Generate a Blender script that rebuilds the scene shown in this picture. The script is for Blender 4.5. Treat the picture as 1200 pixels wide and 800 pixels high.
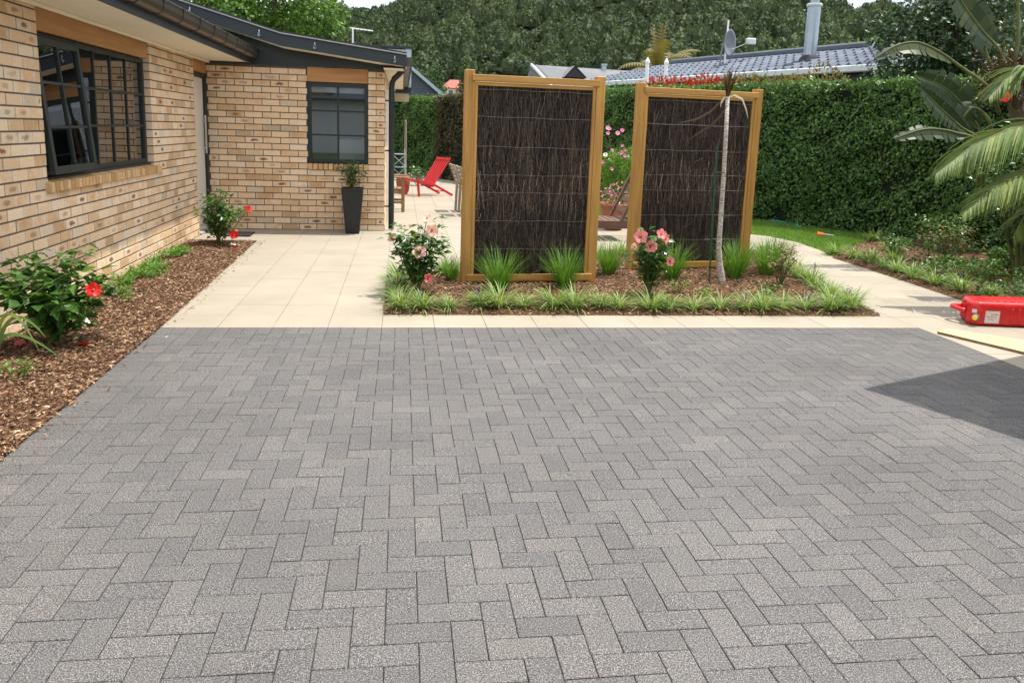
import bpy, bmesh, math, random
import numpy as np
from mathutils import Vector, Matrix, geometry

random.seed(7); rng = np.random.default_rng(7)
R = math.radians
scene = bpy.context.scene
for o in list(bpy.data.objects): bpy.data.objects.remove(o)
COL = scene.collection

# ------------------------------------------------------------------ camera
FPX, CY, CH = 957.85, 338.2, 1.497
RIGHT = np.array([0.9908, -0.1312, 0.0329]); DOWN = np.array([0.0066, -0.1934, -0.9811]); FWD = np.array([0.1350, 0.9724, -0.1900])
FWD /= np.linalg.norm(FWD); RIGHT -= FWD * (RIGHT @ FWD); RIGHT /= np.linalg.norm(RIGHT); DOWN = np.cross(FWD, RIGHT)
cam = bpy.data.cameras.new('camera'); camo = bpy.data.objects.new('camera', cam); COL.objects.link(camo)
mw = Matrix.Identity(4)
for i in range(3):
    mw[i][0] = RIGHT[i]; mw[i][1] = -DOWN[i]; mw[i][2] = -FWD[i]
mw[2][3] = CH
camo.matrix_world = mw
cam.sensor_width = 36; cam.lens = FPX / 1200 * 36; cam.shift_y = -(400 - CY) / 1200
cam.clip_start = 0.05; cam.clip_end = 3000
scene.camera = camo

# ------------------------------------------------------------------ sky and sun
SUN_EL, SUN_AZ = 71.5, 7.0            # azimuth measured from +X towards +Y
sv = Vector((math.cos(R(SUN_EL)) * math.cos(R(SUN_AZ)), math.cos(R(SUN_EL)) * math.sin(R(SUN_AZ)), math.sin(R(SUN_EL))))
world = bpy.data.worlds.new('World'); scene.world = world; world.use_nodes = True
wn = world.node_tree; wn.nodes.clear()
sky = wn.nodes.new('ShaderNodeTexSky'); sky.sky_type = 'NISHITA'; sky.sun_disc = False
sky.sun_elevation = R(SUN_EL); sky.sun_rotation = R(90 - SUN_AZ); sky.air_density = 1.0; sky.dust_density = 2.0
tc = wn.nodes.new('ShaderNodeTexCoord'); mp = wn.nodes.new('ShaderNodeMapping'); mp.inputs['Scale'].default_value = (1.2, 1.2, 3.0)
nz = wn.nodes.new('ShaderNodeTexNoise'); nz.inputs['Scale'].default_value = 2.2; nz.inputs['Detail'].default_value = 7
rp = wn.nodes.new('ShaderNodeValToRGB'); rp.color_ramp.elements[0].position = 0.30; rp.color_ramp.elements[1].position = 0.56
mx = wn.nodes.new('ShaderNodeMix'); mx.data_type = 'RGBA'; mx.inputs[7].default_value = (9.0, 9.15, 9.4, 1)
bg = wn.nodes.new('ShaderNodeBackground'); bg.inputs['Strength'].default_value = 0.15
wo = wn.nodes.new('ShaderNodeOutputWorld')
L = wn.links.new
L(tc.outputs['Generated'], mp.inputs[0]); L(mp.outputs[0], nz.inputs['Vector']); L(nz.outputs[0], rp.inputs[0])
L(rp.outputs[0], mx.inputs[0]); L(sky.outputs[0], mx.inputs[6]); L(mx.outputs[2], bg.inputs['Color']); L(bg.outputs[0], wo.inputs[0])
sl = bpy.data.lights.new('sun', 'SUN'); sl.energy = 4.4; sl.angle = R(0.6); sl.color = (1.0, 0.94, 0.85)
so = bpy.data.objects.new('sun', sl); COL.objects.link(so); so.rotation_euler = sv.to_track_quat('Z', 'Y').to_euler(); so.location = (10, 3, 20)
scene.view_settings.view_transform = 'Standard'; scene.view_settings.look = 'None'
scene.view_settings.exposure = 0.54; scene.view_settings.gamma = 1.0; scene.view_settings.use_curve_mapping = False
scene.render.engine = 'CYCLES'

# ------------------------------------------------------------------ helpers
def pix(P):
    v = np.atleast_2d(np.asarray(P, float)) - np.array([0, 0, CH]); z = v @ FWD
    zz = np.where(np.abs(z) < 1e-6, 1e-6, z)
    return 600 + FPX * (v @ RIGHT) / zz, CY + FPX * (v @ DOWN) / zz, z

def tag(o, label=None, cat=None, group=None, kind=None):
    if label: o['label'] = label
    if cat: o['category'] = cat
    if group: o['group'] = group
    if kind: o['kind'] = kind
    return o

def thing(name, label, cat, loc=(0, 0, 0), rz=0, group=None):
    o = bpy.data.objects.new(name, None); COL.objects.link(o); o.empty_display_size = 0.2
    o.location = loc; o.rotation_euler = (0, 0, rz)
    return tag(o, label, cat, group)

def mesh_np(name, V, F, attrs=None, pattrs=None, smooth=False):
    V = np.asarray(V, np.float32).reshape(-1, 3); F = np.asarray(F, np.int32)
    m, k = F.shape
    me = bpy.data.meshes.new(name)
    me.vertices.add(len(V)); me.vertices.foreach_set('co', V.ravel())
    me.loops.add(m * k); me.loops.foreach_set('vertex_index', F.ravel())
    me.polygons.add(m); me.polygons.foreach_set('loop_start', np.arange(0, m * k, k, dtype=np.int32))
    me.polygons.foreach_set('use_smooth', np.full(m, bool(smooth)))
    me.update(calc_edges=True)
    for n, a in (attrs or {}).items():
        at = me.attributes.new(n, 'FLOAT', 'FACE'); at.data.foreach_set('value', np.asarray(a, np.float32))
    for n, a in (pattrs or {}).items():
        at = me.attributes.new(n, 'FLOAT_VECTOR', 'POINT'); at.data.foreach_set('vector', np.asarray(a, np.float32).ravel())
    return me

def link(name, me, mat, parent=None, kind=None):
    if mat and not me.materials: me.materials.append(mat)
    o = bpy.data.objects.new(name, me); COL.objects.link(o)
    if parent: o.parent = parent
    if kind: o['kind'] = kind
    return o

class G:
    def __init__(s): s.V = []; s.F = []
    def add(s, V, F):
        b = len(s.V); s.V += [tuple(map(float, v)) for v in V]; s.F += [tuple(int(i) + b for i in f) for f in F]; return s
    def box(s, x0, x1, y0, y1, z0, z1):
        return s.add([(x0, y0, z0), (x1, y0, z0), (x1, y1, z0), (x0, y1, z0), (x0, y0, z1), (x1, y0, z1), (x1, y1, z1), (x0, y1, z1)],
                     [(0, 3, 2, 1), (4, 5, 6, 7), (0, 1, 5, 4), (1, 2, 6, 5), (2, 3, 7, 6), (3, 0, 4, 7)])
    def bar(s, p, q, w, h, up=(0, 0, 1)):
        p = Vector(p); q = Vector(q); d = (q - p).normalized(); u = Vector(up)
        if abs(d.dot(u)) > 0.98: u = Vector((1, 0, 0))
        a = d.cross(u).normalized(); b = a.cross(d).normalized()
        V = []
        for c in (p, q):
            for i, j in ((-1, -1), (1, -1), (1, 1), (-1, 1)): V.append(c + a * (i * w / 2) + b * (j * h / 2))
        return s.add(V, [(3, 2, 1, 0), (4, 5, 6, 7), (0, 1, 5, 4), (1, 2, 6, 5), (2, 3, 7, 6), (3, 0, 4, 7)])
    def tube(s, pts, r, n=8, cap=True):
        pts = [Vector(p) for p in pts]; r = r if hasattr(r, '__len__') else [r] * len(pts)
        V = []; F = []; ref = Vector((0.31, 0.17, 0.93))
        for i, p in enumerate(pts):
            d = (pts[min(i + 1, len(pts) - 1)] - pts[max(i - 1, 0)]).normalized()
            a = ref - d * ref.dot(d)
            if a.length < 0.05: a = Vector((1, 0, 0)) - d * d.x
            a.normalize(); b = d.cross(a)
            for k in range(n):
                t = 2 * math.pi * k / n; V.append(p + (a * math.cos(t) + b * math.sin(t)) * r[i])
        for i in range(len(pts) - 1):
            for k in range(n):
                k2 = (k + 1) % n; F.append((i * n + k, i * n + k2, (i + 1) * n + k2, (i + 1) * n + k))
        if cap: F.append(tuple(range(n))[::-1]); F.append(tuple((len(pts) - 1) * n + k for k in range(n)))
        return s.add(V, F)
    def lathe(s, prof, n=20, c=(0, 0, 0)):
        V = []; F = []
        for r, z in prof:
            for k in range(n):
                t = 2 * math.pi * k / n; V.append((c[0] + r * math.cos(t), c[1] + r * math.sin(t), c[2] + z))
        for i in range(len(prof) - 1):
            for k in range(n):
                k2 = (k + 1) % n; F.append((i * n + k, i * n + k2, (i + 1) * n + k2, (i + 1) * n + k))
        F.append(tuple(range(n))[::-1]); F.append(tuple((len(prof) - 1) * n + k for k in range(n)))
        return s.add(V, F)
    def prism(s, poly, lo, hi, axis='z'):
        f = {'z': lambda a, b, c: (a, b, c), 'y': lambda a, b, c: (a, c, b), 'x': lambda a, b, c: (c, a, b)}[axis]
        n = len(poly); V = [f(a, b, lo) for a, b in poly] + [f(a, b, hi) for a, b in poly]
        F = [tuple(range(n))[::-1], tuple(range(n, 2 * n))] + [(i, (i + 1) % n, n + (i + 1) % n, n + i) for i in range(n)]
        return s.add(V, F)
    def mesh(s, name, smooth=False, bevel=0.0, seg=1):
        me = bpy.data.meshes.new(name); me.from_pydata(s.V, [], s.F)
        bm = bmesh.new(); bm.from_mesh(me); bmesh.ops.recalc_face_normals(bm, faces=bm.faces)
        if bevel > 0:
            es = [e for e in bm.edges if len(e.link_faces) == 2 and e.calc_face_angle(0) > 0.6]
            bmesh.ops.bevel(bm, geom=es, offset=bevel, segments=seg, affect='EDGES', profile=0.6)
        bm.to_mesh(me); bm.free()
        if smooth:
            for p in me.polygons: p.use_smooth = True
        return me
    def obj(s, name, mat, parent=None, smooth=False, bevel=0.0, seg=1, kind=None):
        return link(name, s.mesh(name, smooth, bevel, seg), mat, parent, kind)

# ------------------------------------------------------------------ material helpers
class NM:
    def __init__(s, name, rough=0.6, spec=0.3):
        s.m = bpy.data.materials.new(name); s.m.use_nodes = True; s.t = s.m.node_tree
        s.b = s.t.nodes['Principled BSDF']; s.b.inputs['Roughness'].default_value = rough; s.b.inputs['Specular IOR Level'].default_value = spec
        s.out = s.t.nodes['Material Output']
    def n(s, typ, **kw):
        x = s.t.nodes.new(typ)
        for k, v in kw.items(): setattr(x, k, v)
        return x
    def l(s, a, b): s.t.links.new(a, b)
    def coord(s, kind='Object', scale=(1, 1, 1)):
        c = s.n('ShaderNodeTexCoord')
        if kind == 'World':
            c = s.n('ShaderNodeNewGeometry'); o = c.outputs['Position']
        else: o = c.outputs[kind]
        if scale == (1, 1, 1): return o
        m = s.n('ShaderNodeMapping'); m.inputs['Scale'].default_value = scale; s.l(o, m.inputs[0]); return m.outputs[0]
    def noise(s, scale, detail=3, co=None, rough=0.55):
        x = s.n('ShaderNodeTexNoise'); x.inputs['Scale'].default_value = scale; x.inputs['Detail'].default_value = detail; x.inputs['Roughness'].default_value = rough
        if co is not None: s.l(co, x.inputs['Vector'])
        return x.outputs[0]
    def ramp(s, fac, stops):
        x = s.n('ShaderNodeValToRGB'); e = x.color_ramp.elements
        while len(e) < len(stops): e.new(0.5)
        for i, (p, c) in enumerate(stops):
            e[i].position = p; e[i].color = (c[0], c[1], c[2], 1) if hasattr(c, '__len__') else (c, c, c, 1)
        s.l(fac, x.inputs[0]); return x.outputs[0]
    def math(s, op, a, b=0.5, clamp=False):
        x = s.n('ShaderNodeMath', operation=op, use_clamp=clamp)
        for i, v in enumerate((a, b)):
            if isinstance(v, (int, float)): x.inputs[i].default_value = v
            else: s.l(v, x.inputs[i])
        return x.outputs[0]
    def mix(s, fac, a, b, mode='MIX'):
        x = s.n('ShaderNodeMix', data_type='RGBA', blend_type=mode)
        for i, v in ((0, fac), (6, a), (7, b)):
            if isinstance(v, (int, float)): x.inputs[i].default_value = v
            elif isinstance(v, tuple): x.inputs[i].default_value = (v[0], v[1], v[2], 1)
            else: s.l(v, x.inputs[i])
        return x.outputs[2]
    def attr(s, name, out='Fac'): x = s.n('ShaderNodeAttribute', attribute_name=name); return x.outputs[out]
    def rnd(s):
        oi = s.n('ShaderNodeObjectInfo').outputs['Random']
        return s.math('FRACT', s.math('ADD', oi, s.attr('rnd')))
    def color(s, c):
        if isinstance(c, tuple): s.b.inputs['Base Color'].default_value = (c[0], c[1], c[2], 1)
        else: s.l(c, s.b.inputs['Base Color'])
    def bump(s, h, strength=0.3, dist=0.01):
        x = s.n('ShaderNodeBump'); x.inputs['Strength'].default_value = strength; x.inputs['Distance'].default_value = dist
        s.l(h, x.inputs['Height']); s.l(x.outputs[0], s.b.inputs['Normal'])

def plain(name, c, rough=0.6, var=0.12, scale=6.0, metal=0.0, spec=0.3, bump=0.0):
    k = NM(name, rough, spec); co = k.coord('World'); f = k.noise(scale, 5, co)
    lo = tuple(x * (1 - var) for x in c); hi = tuple(min(1, x * (1 + var)) for x in c)
    k.color(k.ramp(f, [(0.3, lo), (0.7, hi)])); k.b.inputs['Metallic'].default_value = metal
    if bump: k.bump(k.noise(scale * 8, 4, co), bump, 0.01)
    return k.m

def foliage(name, stops, rough=0.45, trans=0.3, nscale=3.0, spec=0.35, namt=0.35):
    k = NM(name, rough, spec); co = k.coord('World')
    f = k.math('ADD', k.math('MULTIPLY', k.rnd(), 1 - namt), k.math('MULTIPLY', k.noise(nscale, 3, co), namt))
    c = k.ramp(f, stops); k.color(c)
    tr = k.n('ShaderNodeBsdfTranslucent'); k.l(k.mix(1.0, c, (1.25, 1.2, 0.55), 'MULTIPLY'), tr.inputs[0])
    ms = k.n('ShaderNodeMixShader'); ms.inputs[0].default_value = trans
    k.l(k.b.outputs[0], ms.inputs[1]); k.l(tr.outputs[0], ms.inputs[2]); k.l(ms.outputs[0], k.out.inputs[0])
    return k.m

def wood(name, c0, c1, rough=0.55, axis='Z', scale=1.0):
    k = NM(name, rough, 0.3)
    sc = {'Z': (26, 26, 1.6), 'X': (1.6, 26, 26), 'Y': (26, 1.6, 26)}[axis]
    co = k.coord('Object', tuple(a * scale for a in sc)); oi = k.n('ShaderNodeObjectInfo').outputs['Random']
    ad = k.n('ShaderNodeVectorMath', operation='ADD'); k.l(co, ad.inputs[0])
    cx = k.n('ShaderNodeCombineXYZ'); k.l(k.math('MULTIPLY', oi, 37.0), cx.inputs[0]); k.l(k.math('MULTIPLY', oi, 11.0), cx.inputs[2]); k.l(cx.outputs[0], ad.inputs[1])
    f = k.noise(1.0, 6, ad.outputs[0], 0.6); g = k.noise(0.12, 2, ad.outputs[0])
    f2 = k.math('ADD', k.math('MULTIPLY', f, 0.7), k.math('MULTIPLY', g, 0.3))
    k.color(k.ramp(f2, [(0.36, c0), (0.62, c1)])); k.bump(f, 0.15, 0.004)
    return k.m

# ------------------------------------------------------------------ materials
MT = {}
# charcoal pavers with pale aggregate
k = NM('paver', 0.85, 0.2); w = k.coord('World'); r_ = k.rnd()
base = k.ramp(r_, [(0.0, (0.083, 0.081, 0.081)), (0.3, (0.090, 0.087, 0.086)), (0.75, (0.096, 0.092, 0.090)), (1.0, (0.105, 0.099, 0.096))])
sp = k.noise(260, 2, w, 0.85); sp2 = k.noise(130, 3, w, 0.85); st = k.noise(1.1, 4, w)
spk = k.ramp(k.math('ADD', k.math('MULTIPLY', sp, 0.6), k.math('MULTIPLY', sp2, 0.4)), [(0.36, 0.34), (0.47, 0.82), (0.55, 1.45), (0.62, 3.0)])
c = k.mix(1.0, base, spk, 'MULTIPLY'); c = k.mix(1.0, c, k.ramp(st, [(0.3, 0.9), (0.72, 1.12)]), 'MULTIPLY')
dust = k.ramp(k.noise(2.6, 6, w, 0.65), [(0.56, 0.0), (0.78, 0.22)])
c = k.mix(dust, c, (0.21, 0.18, 0.14)); k.color(c); k.bump(sp, 0.3, 0.002); MT['paver'] = k.m
MT['joint'] = plain('joint_sand', (0.06, 0.054, 0.047), 0.95, 0.3, 60)
# cream tile
k = NM('cream_tile', 0.7, 0.3); w = k.coord('World'); r_ = k.rnd()
c = k.ramp(r_, [(0, (0.318, 0.282, 0.222)), (1, (0.330, 0.294, 0.234))])
c = k.mix(1.0, c, k.ramp(k.noise(1.3, 6, w, 0.65), [(0.3, 0.88), (0.7, 1.06)]), 'MULTIPLY')
c = k.mix(1.0, c, k.ramp(k.noise(160, 2, w), [(0.35, 0.94), (0.65, 1.04)]), 'MULTIPLY')
st = k.ramp(k.noise(4.5, 5, w, 0.7), [(0.66, 0.0), (0.8, 0.25)]); c = k.mix(st, c, (0.45, 0.37, 0.28)); k.color(c); MT['tile'] = k.m
MT['grout'] = plain('grout', (0.20, 0.165, 0.125), 0.9, 0.2, 30)
# bricks
k = NM('brick', 0.85, 0.2); w = k.coord('World'); r_ = k.rnd(); bc = k.attr('bc', 'Vector')
base = k.ramp(r_, [(0.0, (0.52, 0.34, 0.18)), (0.2, (0.70, 0.495, 0.305)), (0.5, (0.76, 0.55, 0.35)), (0.8, (0.80, 0.61, 0.42)), (0.93, (0.76, 0.61, 0.44)), (1.0, (0.47, 0.38, 0.26))])
sx = k.n('ShaderNodeSeparateXYZ'); k.l(bc, sx.inputs[0])
nn = k.noise(22, 4, w, 0.65)
r2 = k.math('FRACT', k.math('MULTIPLY', r_, 13.7)); r3 = k.math('FRACT', k.math('MULTIPLY', r_, 37.1))
wx = k.math('ADD', sx.outputs[0], k.math('MULTIPLY', k.math('SUBTRACT', nn, 0.5), 1.0)); wz = k.math('ADD', sx.outputs[1], k.math('MULTIPLY', k.math('SUBTRACT', k.noise(31, 3, w), 0.5), 0.9))
dd = k.math('SQRT', k.math('ADD', k.math('POWER', k.math('MULTIPLY', wx, 1.7), 2.0), k.math('POWER', k.math('MULTIPLY', wz, 1.5), 2.0)))
spot = k.math('SUBTRACT', 1.0, k.math('MULTIPLY', dd, 1.05), True)
spot = k.math('MULTIPLY', k.math('MULTIPLY', spot, 2.2, True), k.ramp(r2, [(0.78, 0.0), (0.86, 0.4), (0.96, 0.85)]))
warm = k.math('MULTIPLY', k.ramp(r3, [(0.4, 0), (0.7, 0.45)]), k.ramp(k.noise(9, 3, w), [(0.42, 0), (0.65, 1)]))
c = k.mix(warm, base, (0.52, 0.27, 0.11)); c = k.mix(spot, c, (0.16, 0.052, 0.028))
edge = k.ramp(k.math('ABSOLUTE', sx.outputs[0]), [(0.66, 0), (0.95, 0.75)])
edge = k.math('MULTIPLY', edge, k.ramp(k.noise(7, 3, w), [(0.42, 0), (0.6, 1)])); c = k.mix(edge, c, (0.72, 0.63, 0.52))
c = k.mix(1.0, c, k.ramp(k.noise(70, 4, w, 0.7), [(0.3, 0.84), (0.7, 1.1)]), 'MULTIPLY'); k.color(c); k.bump(k.noise(110, 3, w), 0.35, 0.003); MT['brick'] = k.m
MT['mortar'] = plain('mortar', (0.105, 0.088, 0.075), 0.95, 0.25, 40)
k = NM('sill_brick', 0.85, 0.2); w = k.coord('World'); c = k.ramp(k.rnd(), [(0, (0.42, 0.25, 0.10)), (0.6, (0.58, 0.36, 0.16)), (1, (0.62, 0.43, 0.25))])
c = k.mix(1.0, c, k.ramp(k.noise(60, 4, w), [(0.3, 0.8), (0.7, 1.1)]), 'MULTIPLY'); k.color(c); MT['sillbrick'] = k.m
MT['lintel'] = wood('lintel_panel', (0.36, 0.175, 0.065), (0.50, 0.265, 0.11), 0.6, 'Y', 0.8)
MT['lintelx'] = wood('lintel_panel_end', (0.36, 0.175, 0.065), (0.50, 0.265, 0.11), 0.6, 'X', 0.8)
MT['frame'] = plain('dark_joinery', (0.019, 0.027, 0.025), 0.45, 0.1, 5, 0, 0.3)
MT['fascia'] = plain('dark_fascia', (0.018, 0.026, 0.030), 0.45, 0.15, 3, 0, 0.4)
MT['soffit'] = plain('cream_soffit', (0.84, 0.77, 0.64), 0.7, 0.05, 2)
MT['gutter'] = plain('bronze_gutter', (0.05, 0.04, 0.031), 0.28, 0.2, 3, 0.35, 0.6)
MT['roof'] = plain('dark_roof', (0.03, 0.032, 0.035), 0.5, 0.2, 2)
MT['door'] = plain('pale_door', (0.66, 0.61, 0.53), 0.5, 0.04, 2)
MT['steel'] = plain('brushed_steel', (0.55, 0.55, 0.53), 0.35, 0.1, 10, 0.9)
MT['white'] = plain('white_paint', (0.78, 0.78, 0.77), 0.5, 0.04, 3)
MT['blind'] = plain('blind_fabric', (0.86, 0.84, 0.78), 0.8, 0.05, 5)
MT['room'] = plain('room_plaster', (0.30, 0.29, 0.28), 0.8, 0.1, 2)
k = NM('window_glass', 0.02, 0.5); g = k.n('ShaderNodeBsdfGlossy'); g.inputs['Roughness'].default_value = 0.01; g.inputs['Color'].default_value = (0.95, 0.97, 1, 1)
t = k.n('ShaderNodeBsdfTransparent'); t.inputs[0].default_value = (0.78, 0.82, 0.84, 1)
fr = k.n('ShaderNodeFresnel'); fr.inputs[0].default_value = 1.5; ms = k.n('ShaderNodeMixShader')
k.l(k.math('ADD', k.math('MULTIPLY', fr.outputs[0], 1.2), 0.05, True), ms.inputs[0]); k.l(t.outputs[0], ms.inputs[1]); k.l(g.outputs[0], ms.inputs[2]); k.l(ms.outputs[0], k.out.inputs[0]); MT['glass'] = k.m
MT['timber'] = wood('golden_timber', (0.32, 0.155, 0.034), (0.52, 0.29, 0.076), 0.55, 'Z')
MT['timberx'] = wood('golden_timber_rail', (0.32, 0.155, 0.034), (0.52, 0.29, 0.076), 0.55, 'X')
k = NM('brush_stick', 0.9, 0.1); c = k.ramp(k.attr('rnd'), [(0, (0.028, 0.021, 0.019)), (0.4, (0.076, 0.058, 0.050)), (0.7, (0.140, 0.107, 0.088)), (0.88, (0.26, 0.195, 0.14)), (1, (0.58, 0.47, 0.33))]); k.color(c); MT['brush'] = k.m
MT['wire'] = plain('galvanised_wire', (0.34, 0.33, 0.34), 0.4, 0.1, 20, 0.6)
k = NM('bark_mulch', 0.9, 0.15); w = k.coord('World'); c = k.ramp(k.noise(55, 5, w, 0.7), [(0.3, (0.035, 0.018, 0.010)), (0.5, (0.105, 0.055, 0.03)), (0.7, (0.24, 0.145, 0.075))]); k.color(c); k.bump(k.noise(45, 4, w), 0.8, 0.03); MT['mulch'] = k.m
k = NM('bark_chip', 0.85, 0.15); c = k.ramp(k.attr('rnd'), [(0, (0.045, 0.022, 0.015)), (0.35, (0.125, 0.066, 0.040)), (0.65, (0.235, 0.135, 0.078)), (0.9, (0.38, 0.25, 0.15)), (1, (0.60, 0.46, 0.31))]); k.color(c); MT['chip'] = k.m
k = NM('lawn_soil', 0.9, 0.1); w = k.coord('World'); c = k.ramp(k.noise(9, 5, w), [(0.3, (0.06, 0.115, 0.022)), (0.7, (0.11, 0.19, 0.045))]); k.color(c); MT['lawn'] = k.m
k = NM('ground_earth', 0.95, 0.1); w = k.coord('World'); c = k.ramp(k.noise(0.15, 6, w), [(0.3, (0.05, 0.075, 0.03)), (0.7, (0.09, 0.10, 0.05))]); k.color(c); MT['ground'] = k.m
MT['hill'] = plain('hill_soil', (0.018, 0.028, 0.012), 0.95, 0.3, 0.05)
MT['grass'] = foliage('grass_blade', [(0, (0.10, 0.20, 0.03)), (0.5, (0.16, 0.29, 0.05)), (1, (0.25, 0.37, 0.085))], 0.5, 0.35)
MT['hibleaf'] = foliage('glossy_leaf', [(0, (0.018, 0.054, 0.012)), (0.45, (0.045, 0.118, 0.022)), (0.8, (0.10, 0.21, 0.035)), (1, (0.20, 0.30, 0.06))], 0.28, 0.22, spec=0.5)
MT['liriope'] = foliage('strappy_blade', [(0, (0.09, 0.18, 0.035)), (0.45, (0.17, 0.28, 0.07)), (0.75, (0.32, 0.40, 0.15)), (1, (0.56, 0.58, 0.30))], 0.45, 0.3)
MT['tuft'] = foliage('tuft_blade', [(0, (0.05, 0.13, 0.018)), (0.5, (0.095, 0.22, 0.026)), (1, (0.19, 0.33, 0.06))], 0.45, 0.35)
MT['hedge'] = foliage('hedge_leaf', [(0, (0.024, 0.060, 0.015)), (0.45, (0.068, 0.150, 0.032)), (0.8, (0.14, 0.25, 0.058)), (1, (0.25, 0.35, 0.11))], 0.36, 0.22, 1.2)
MT['hedgel'] = foliage('light_hedge_leaf', [(0, (0.028, 0.065, 0.014)), (0.5, (0.07, 0.145, 0.03)), (0.85, (0.14, 0.24, 0.05)), (1, (0.26, 0.36, 0.09))], 0.4, 0.3, 1.2)
MT['hedgeb'] = foliage('brown_hedge_leaf', [(0, (0.03, 0.024, 0.010)), (0.5, (0.075, 0.062, 0.024)), (0.85, (0.14, 0.12, 0.045)), (1, (0.22, 0.17, 0.07))], 0.5, 0.2, 1.2)
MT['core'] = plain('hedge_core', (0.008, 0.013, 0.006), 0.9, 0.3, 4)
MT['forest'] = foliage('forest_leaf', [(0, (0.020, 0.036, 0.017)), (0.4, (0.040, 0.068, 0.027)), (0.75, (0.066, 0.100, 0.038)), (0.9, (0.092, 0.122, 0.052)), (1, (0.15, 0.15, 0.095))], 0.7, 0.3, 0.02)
MT['brightleaf'] = foliage('bright_tree_leaf', [(0, (0.03, 0.075, 0.012)), (0.5, (0.08, 0.165, 0.022)), (1, (0.18, 0.29, 0.045))], 0.45, 0.35)
MT['darkleaf'] = foliage('dark_tree_leaf', [(0, (0.010, 0.026, 0.008)), (0.6, (0.022, 0.052, 0.014)), (1, (0.05, 0.10, 0.025))], 0.4, 0.2)
MT['conleaf'] = foliage('conifer_leaf', [(0, (0.025, 0.055, 0.016)), (0.6, (0.05, 0.095, 0.026)), (1, (0.09, 0.14, 0.04))], 0.6, 0.2)
MT['fern'] = foliage('feathery_leaf', [(0, (0.09, 0.19, 0.03)), (0.6, (0.16, 0.30, 0.05)), (1, (0.28, 0.42, 0.10))], 0.5, 0.4)
MT['redtip'] = foliage('red_tip_leaf', [(0, (0.16, 0.02, 0.012)), (0.5, (0.36, 0.032, 0.022)), (1, (0.55, 0.07, 0.05))], 0.35, 0.3)
MT['tan'] = foliage('tan_tip_leaf', [(0, (0.07, 0.075, 0.02)), (0.5, (0.17, 0.14, 0.05)), (1, (0.30, 0.22, 0.10))], 0.45, 0.3)
MT['palm'] = foliage('palm_leaflet', [(0, (0.06, 0.11, 0.028)), (0.5, (0.13, 0.20, 0.055)), (0.85, (0.24, 0.29, 0.09)), (1, (0.42, 0.40, 0.15))], 0.4, 0.3)
MT['strel'] = foliage('paddle_leaf', [(0, (0.013, 0.029, 0.010)), (0.6, (0.024, 0.045, 0.014)), (1, (0.06, 0.075, 0.016))], 0.45, 0.2, 1.5, 0.3)
MT['stem'] = plain('green_stem', (0.10, 0.11, 0.035), 0.6, 0.3, 10)
MT['bark'] = plain('brown_bark', (0.10, 0.075, 0.055), 0.9, 0.3, 20, bump=0.4)
k = NM('ringed_trunk', 0.85, 0.15); w = k.coord('World', (30, 30, 130)); c = k.ramp(k.noise(1.0, 4, w, 0.6), [(0.36, (0.16, 0.13, 0.10)), (0.5, (0.42, 0.38, 0.32)), (0.66, (0.62, 0.58, 0.51))]); k.color(c); k.bump(k.noise(1.0, 4, w), 0.5, 0.006); MT['trunk'] = k.m
MT['bronze'] = foliage('bronze_strap_leaf', [(0, (0.028, 0.014, 0.008)), (0.5, (0.065, 0.038, 0.015)), (1, (0.12, 0.09, 0.028))], 0.45, 0.2)
MT['dry'] = foliage('dry_leaf', [(0, (0.35, 0.27, 0.17)), (1, (0.62, 0.54, 0.42))], 0.7, 0.2)
MT['red'] = foliage('red_petal', [(0, (0.62, 0.012, 0.010)), (1, (0.85, 0.035, 0.02))], 0.4, 0.35)
MT['pink'] = foliage('pink_petal', [(0, (0.82, 0.17, 0.20)), (1, (0.92, 0.36, 0.38))], 0.45, 0.35)
MT['palepink'] = foliage('pale_pink_petal', [(0, (0.88, 0.46, 0.42)), (1, (0.93, 0.66, 0.60))], 0.45, 0.35)
MT['mauve'] = foliage('mauve_petal', [(0, (0.62, 0.12, 0.36)), (1, (0.86, 0.42, 0.62))], 0.5, 0.35)
MT['purple'] = foliage('purple_floret', [(0, (0.09, 0.05, 0.20)), (1, (0.22, 0.14, 0.36))], 0.6, 0.2)
MT['whitef'] = foliage('white_petal', [(0, (0.72, 0.70, 0.66)), (1, (0.85, 0.84, 0.8))], 0.5, 0.3)
MT['yellow'] = plain('yellow_pollen', (0.82, 0.55, 0.10), 0.6, 0.1, 20)
MT['throat'] = plain('crimson_throat', (0.36, 0.005, 0.03), 0.5, 0.1, 20)
MT['potblack'] = plain('black_planter', (0.020, 0.020, 0.021), 0.5, 0.2, 14, bump=0.3)
MT['terracotta'] = plain('terracotta', (0.30, 0.115, 0.065), 0.8, 0.2, 8)
MT['redpaint'] = plain('red_chair_paint', (0.52, 0.022, 0.028), 0.4, 0.12, 8)
MT['teak'] = wood('weathered_teak', (0.17, 0.10, 0.055), (0.30, 0.19, 0.11), 0.65, 'Z')
MT['greywood'] = wood('silvered_wood', (0.20, 0.165, 0.125), (0.36, 0.31, 0.25), 0.7, 'Z')
MT['brownwood'] = wood('brown_stained_wood', (0.09, 0.05, 0.035), (0.17, 0.095, 0.065), 0.6, 'X')
MT['teal'] = plain('teal_cushion', (0.06, 0.24, 0.25), 0.8, 0.15, 8)
MT['mat'] = plain('dark_doormat', (0.018, 0.014, 0.02), 0.9, 0.3, 60)
k = NM('red_plastic', 0.33, 0.5); w = k.coord('World'); c = k.ramp(k.noise(14, 5, w), [(0.3, (0.50, 0.008, 0.012)), (0.6, (0.62, 0.014, 0.018)), (0.8, (0.66, 0.05, 0.05))]); k.color(c); MT['can'] = k.m
MT['paperlabel'] = plain('worn_paper_label', (0.66, 0.62, 0.60), 0.6, 0.12, 60)
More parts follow.
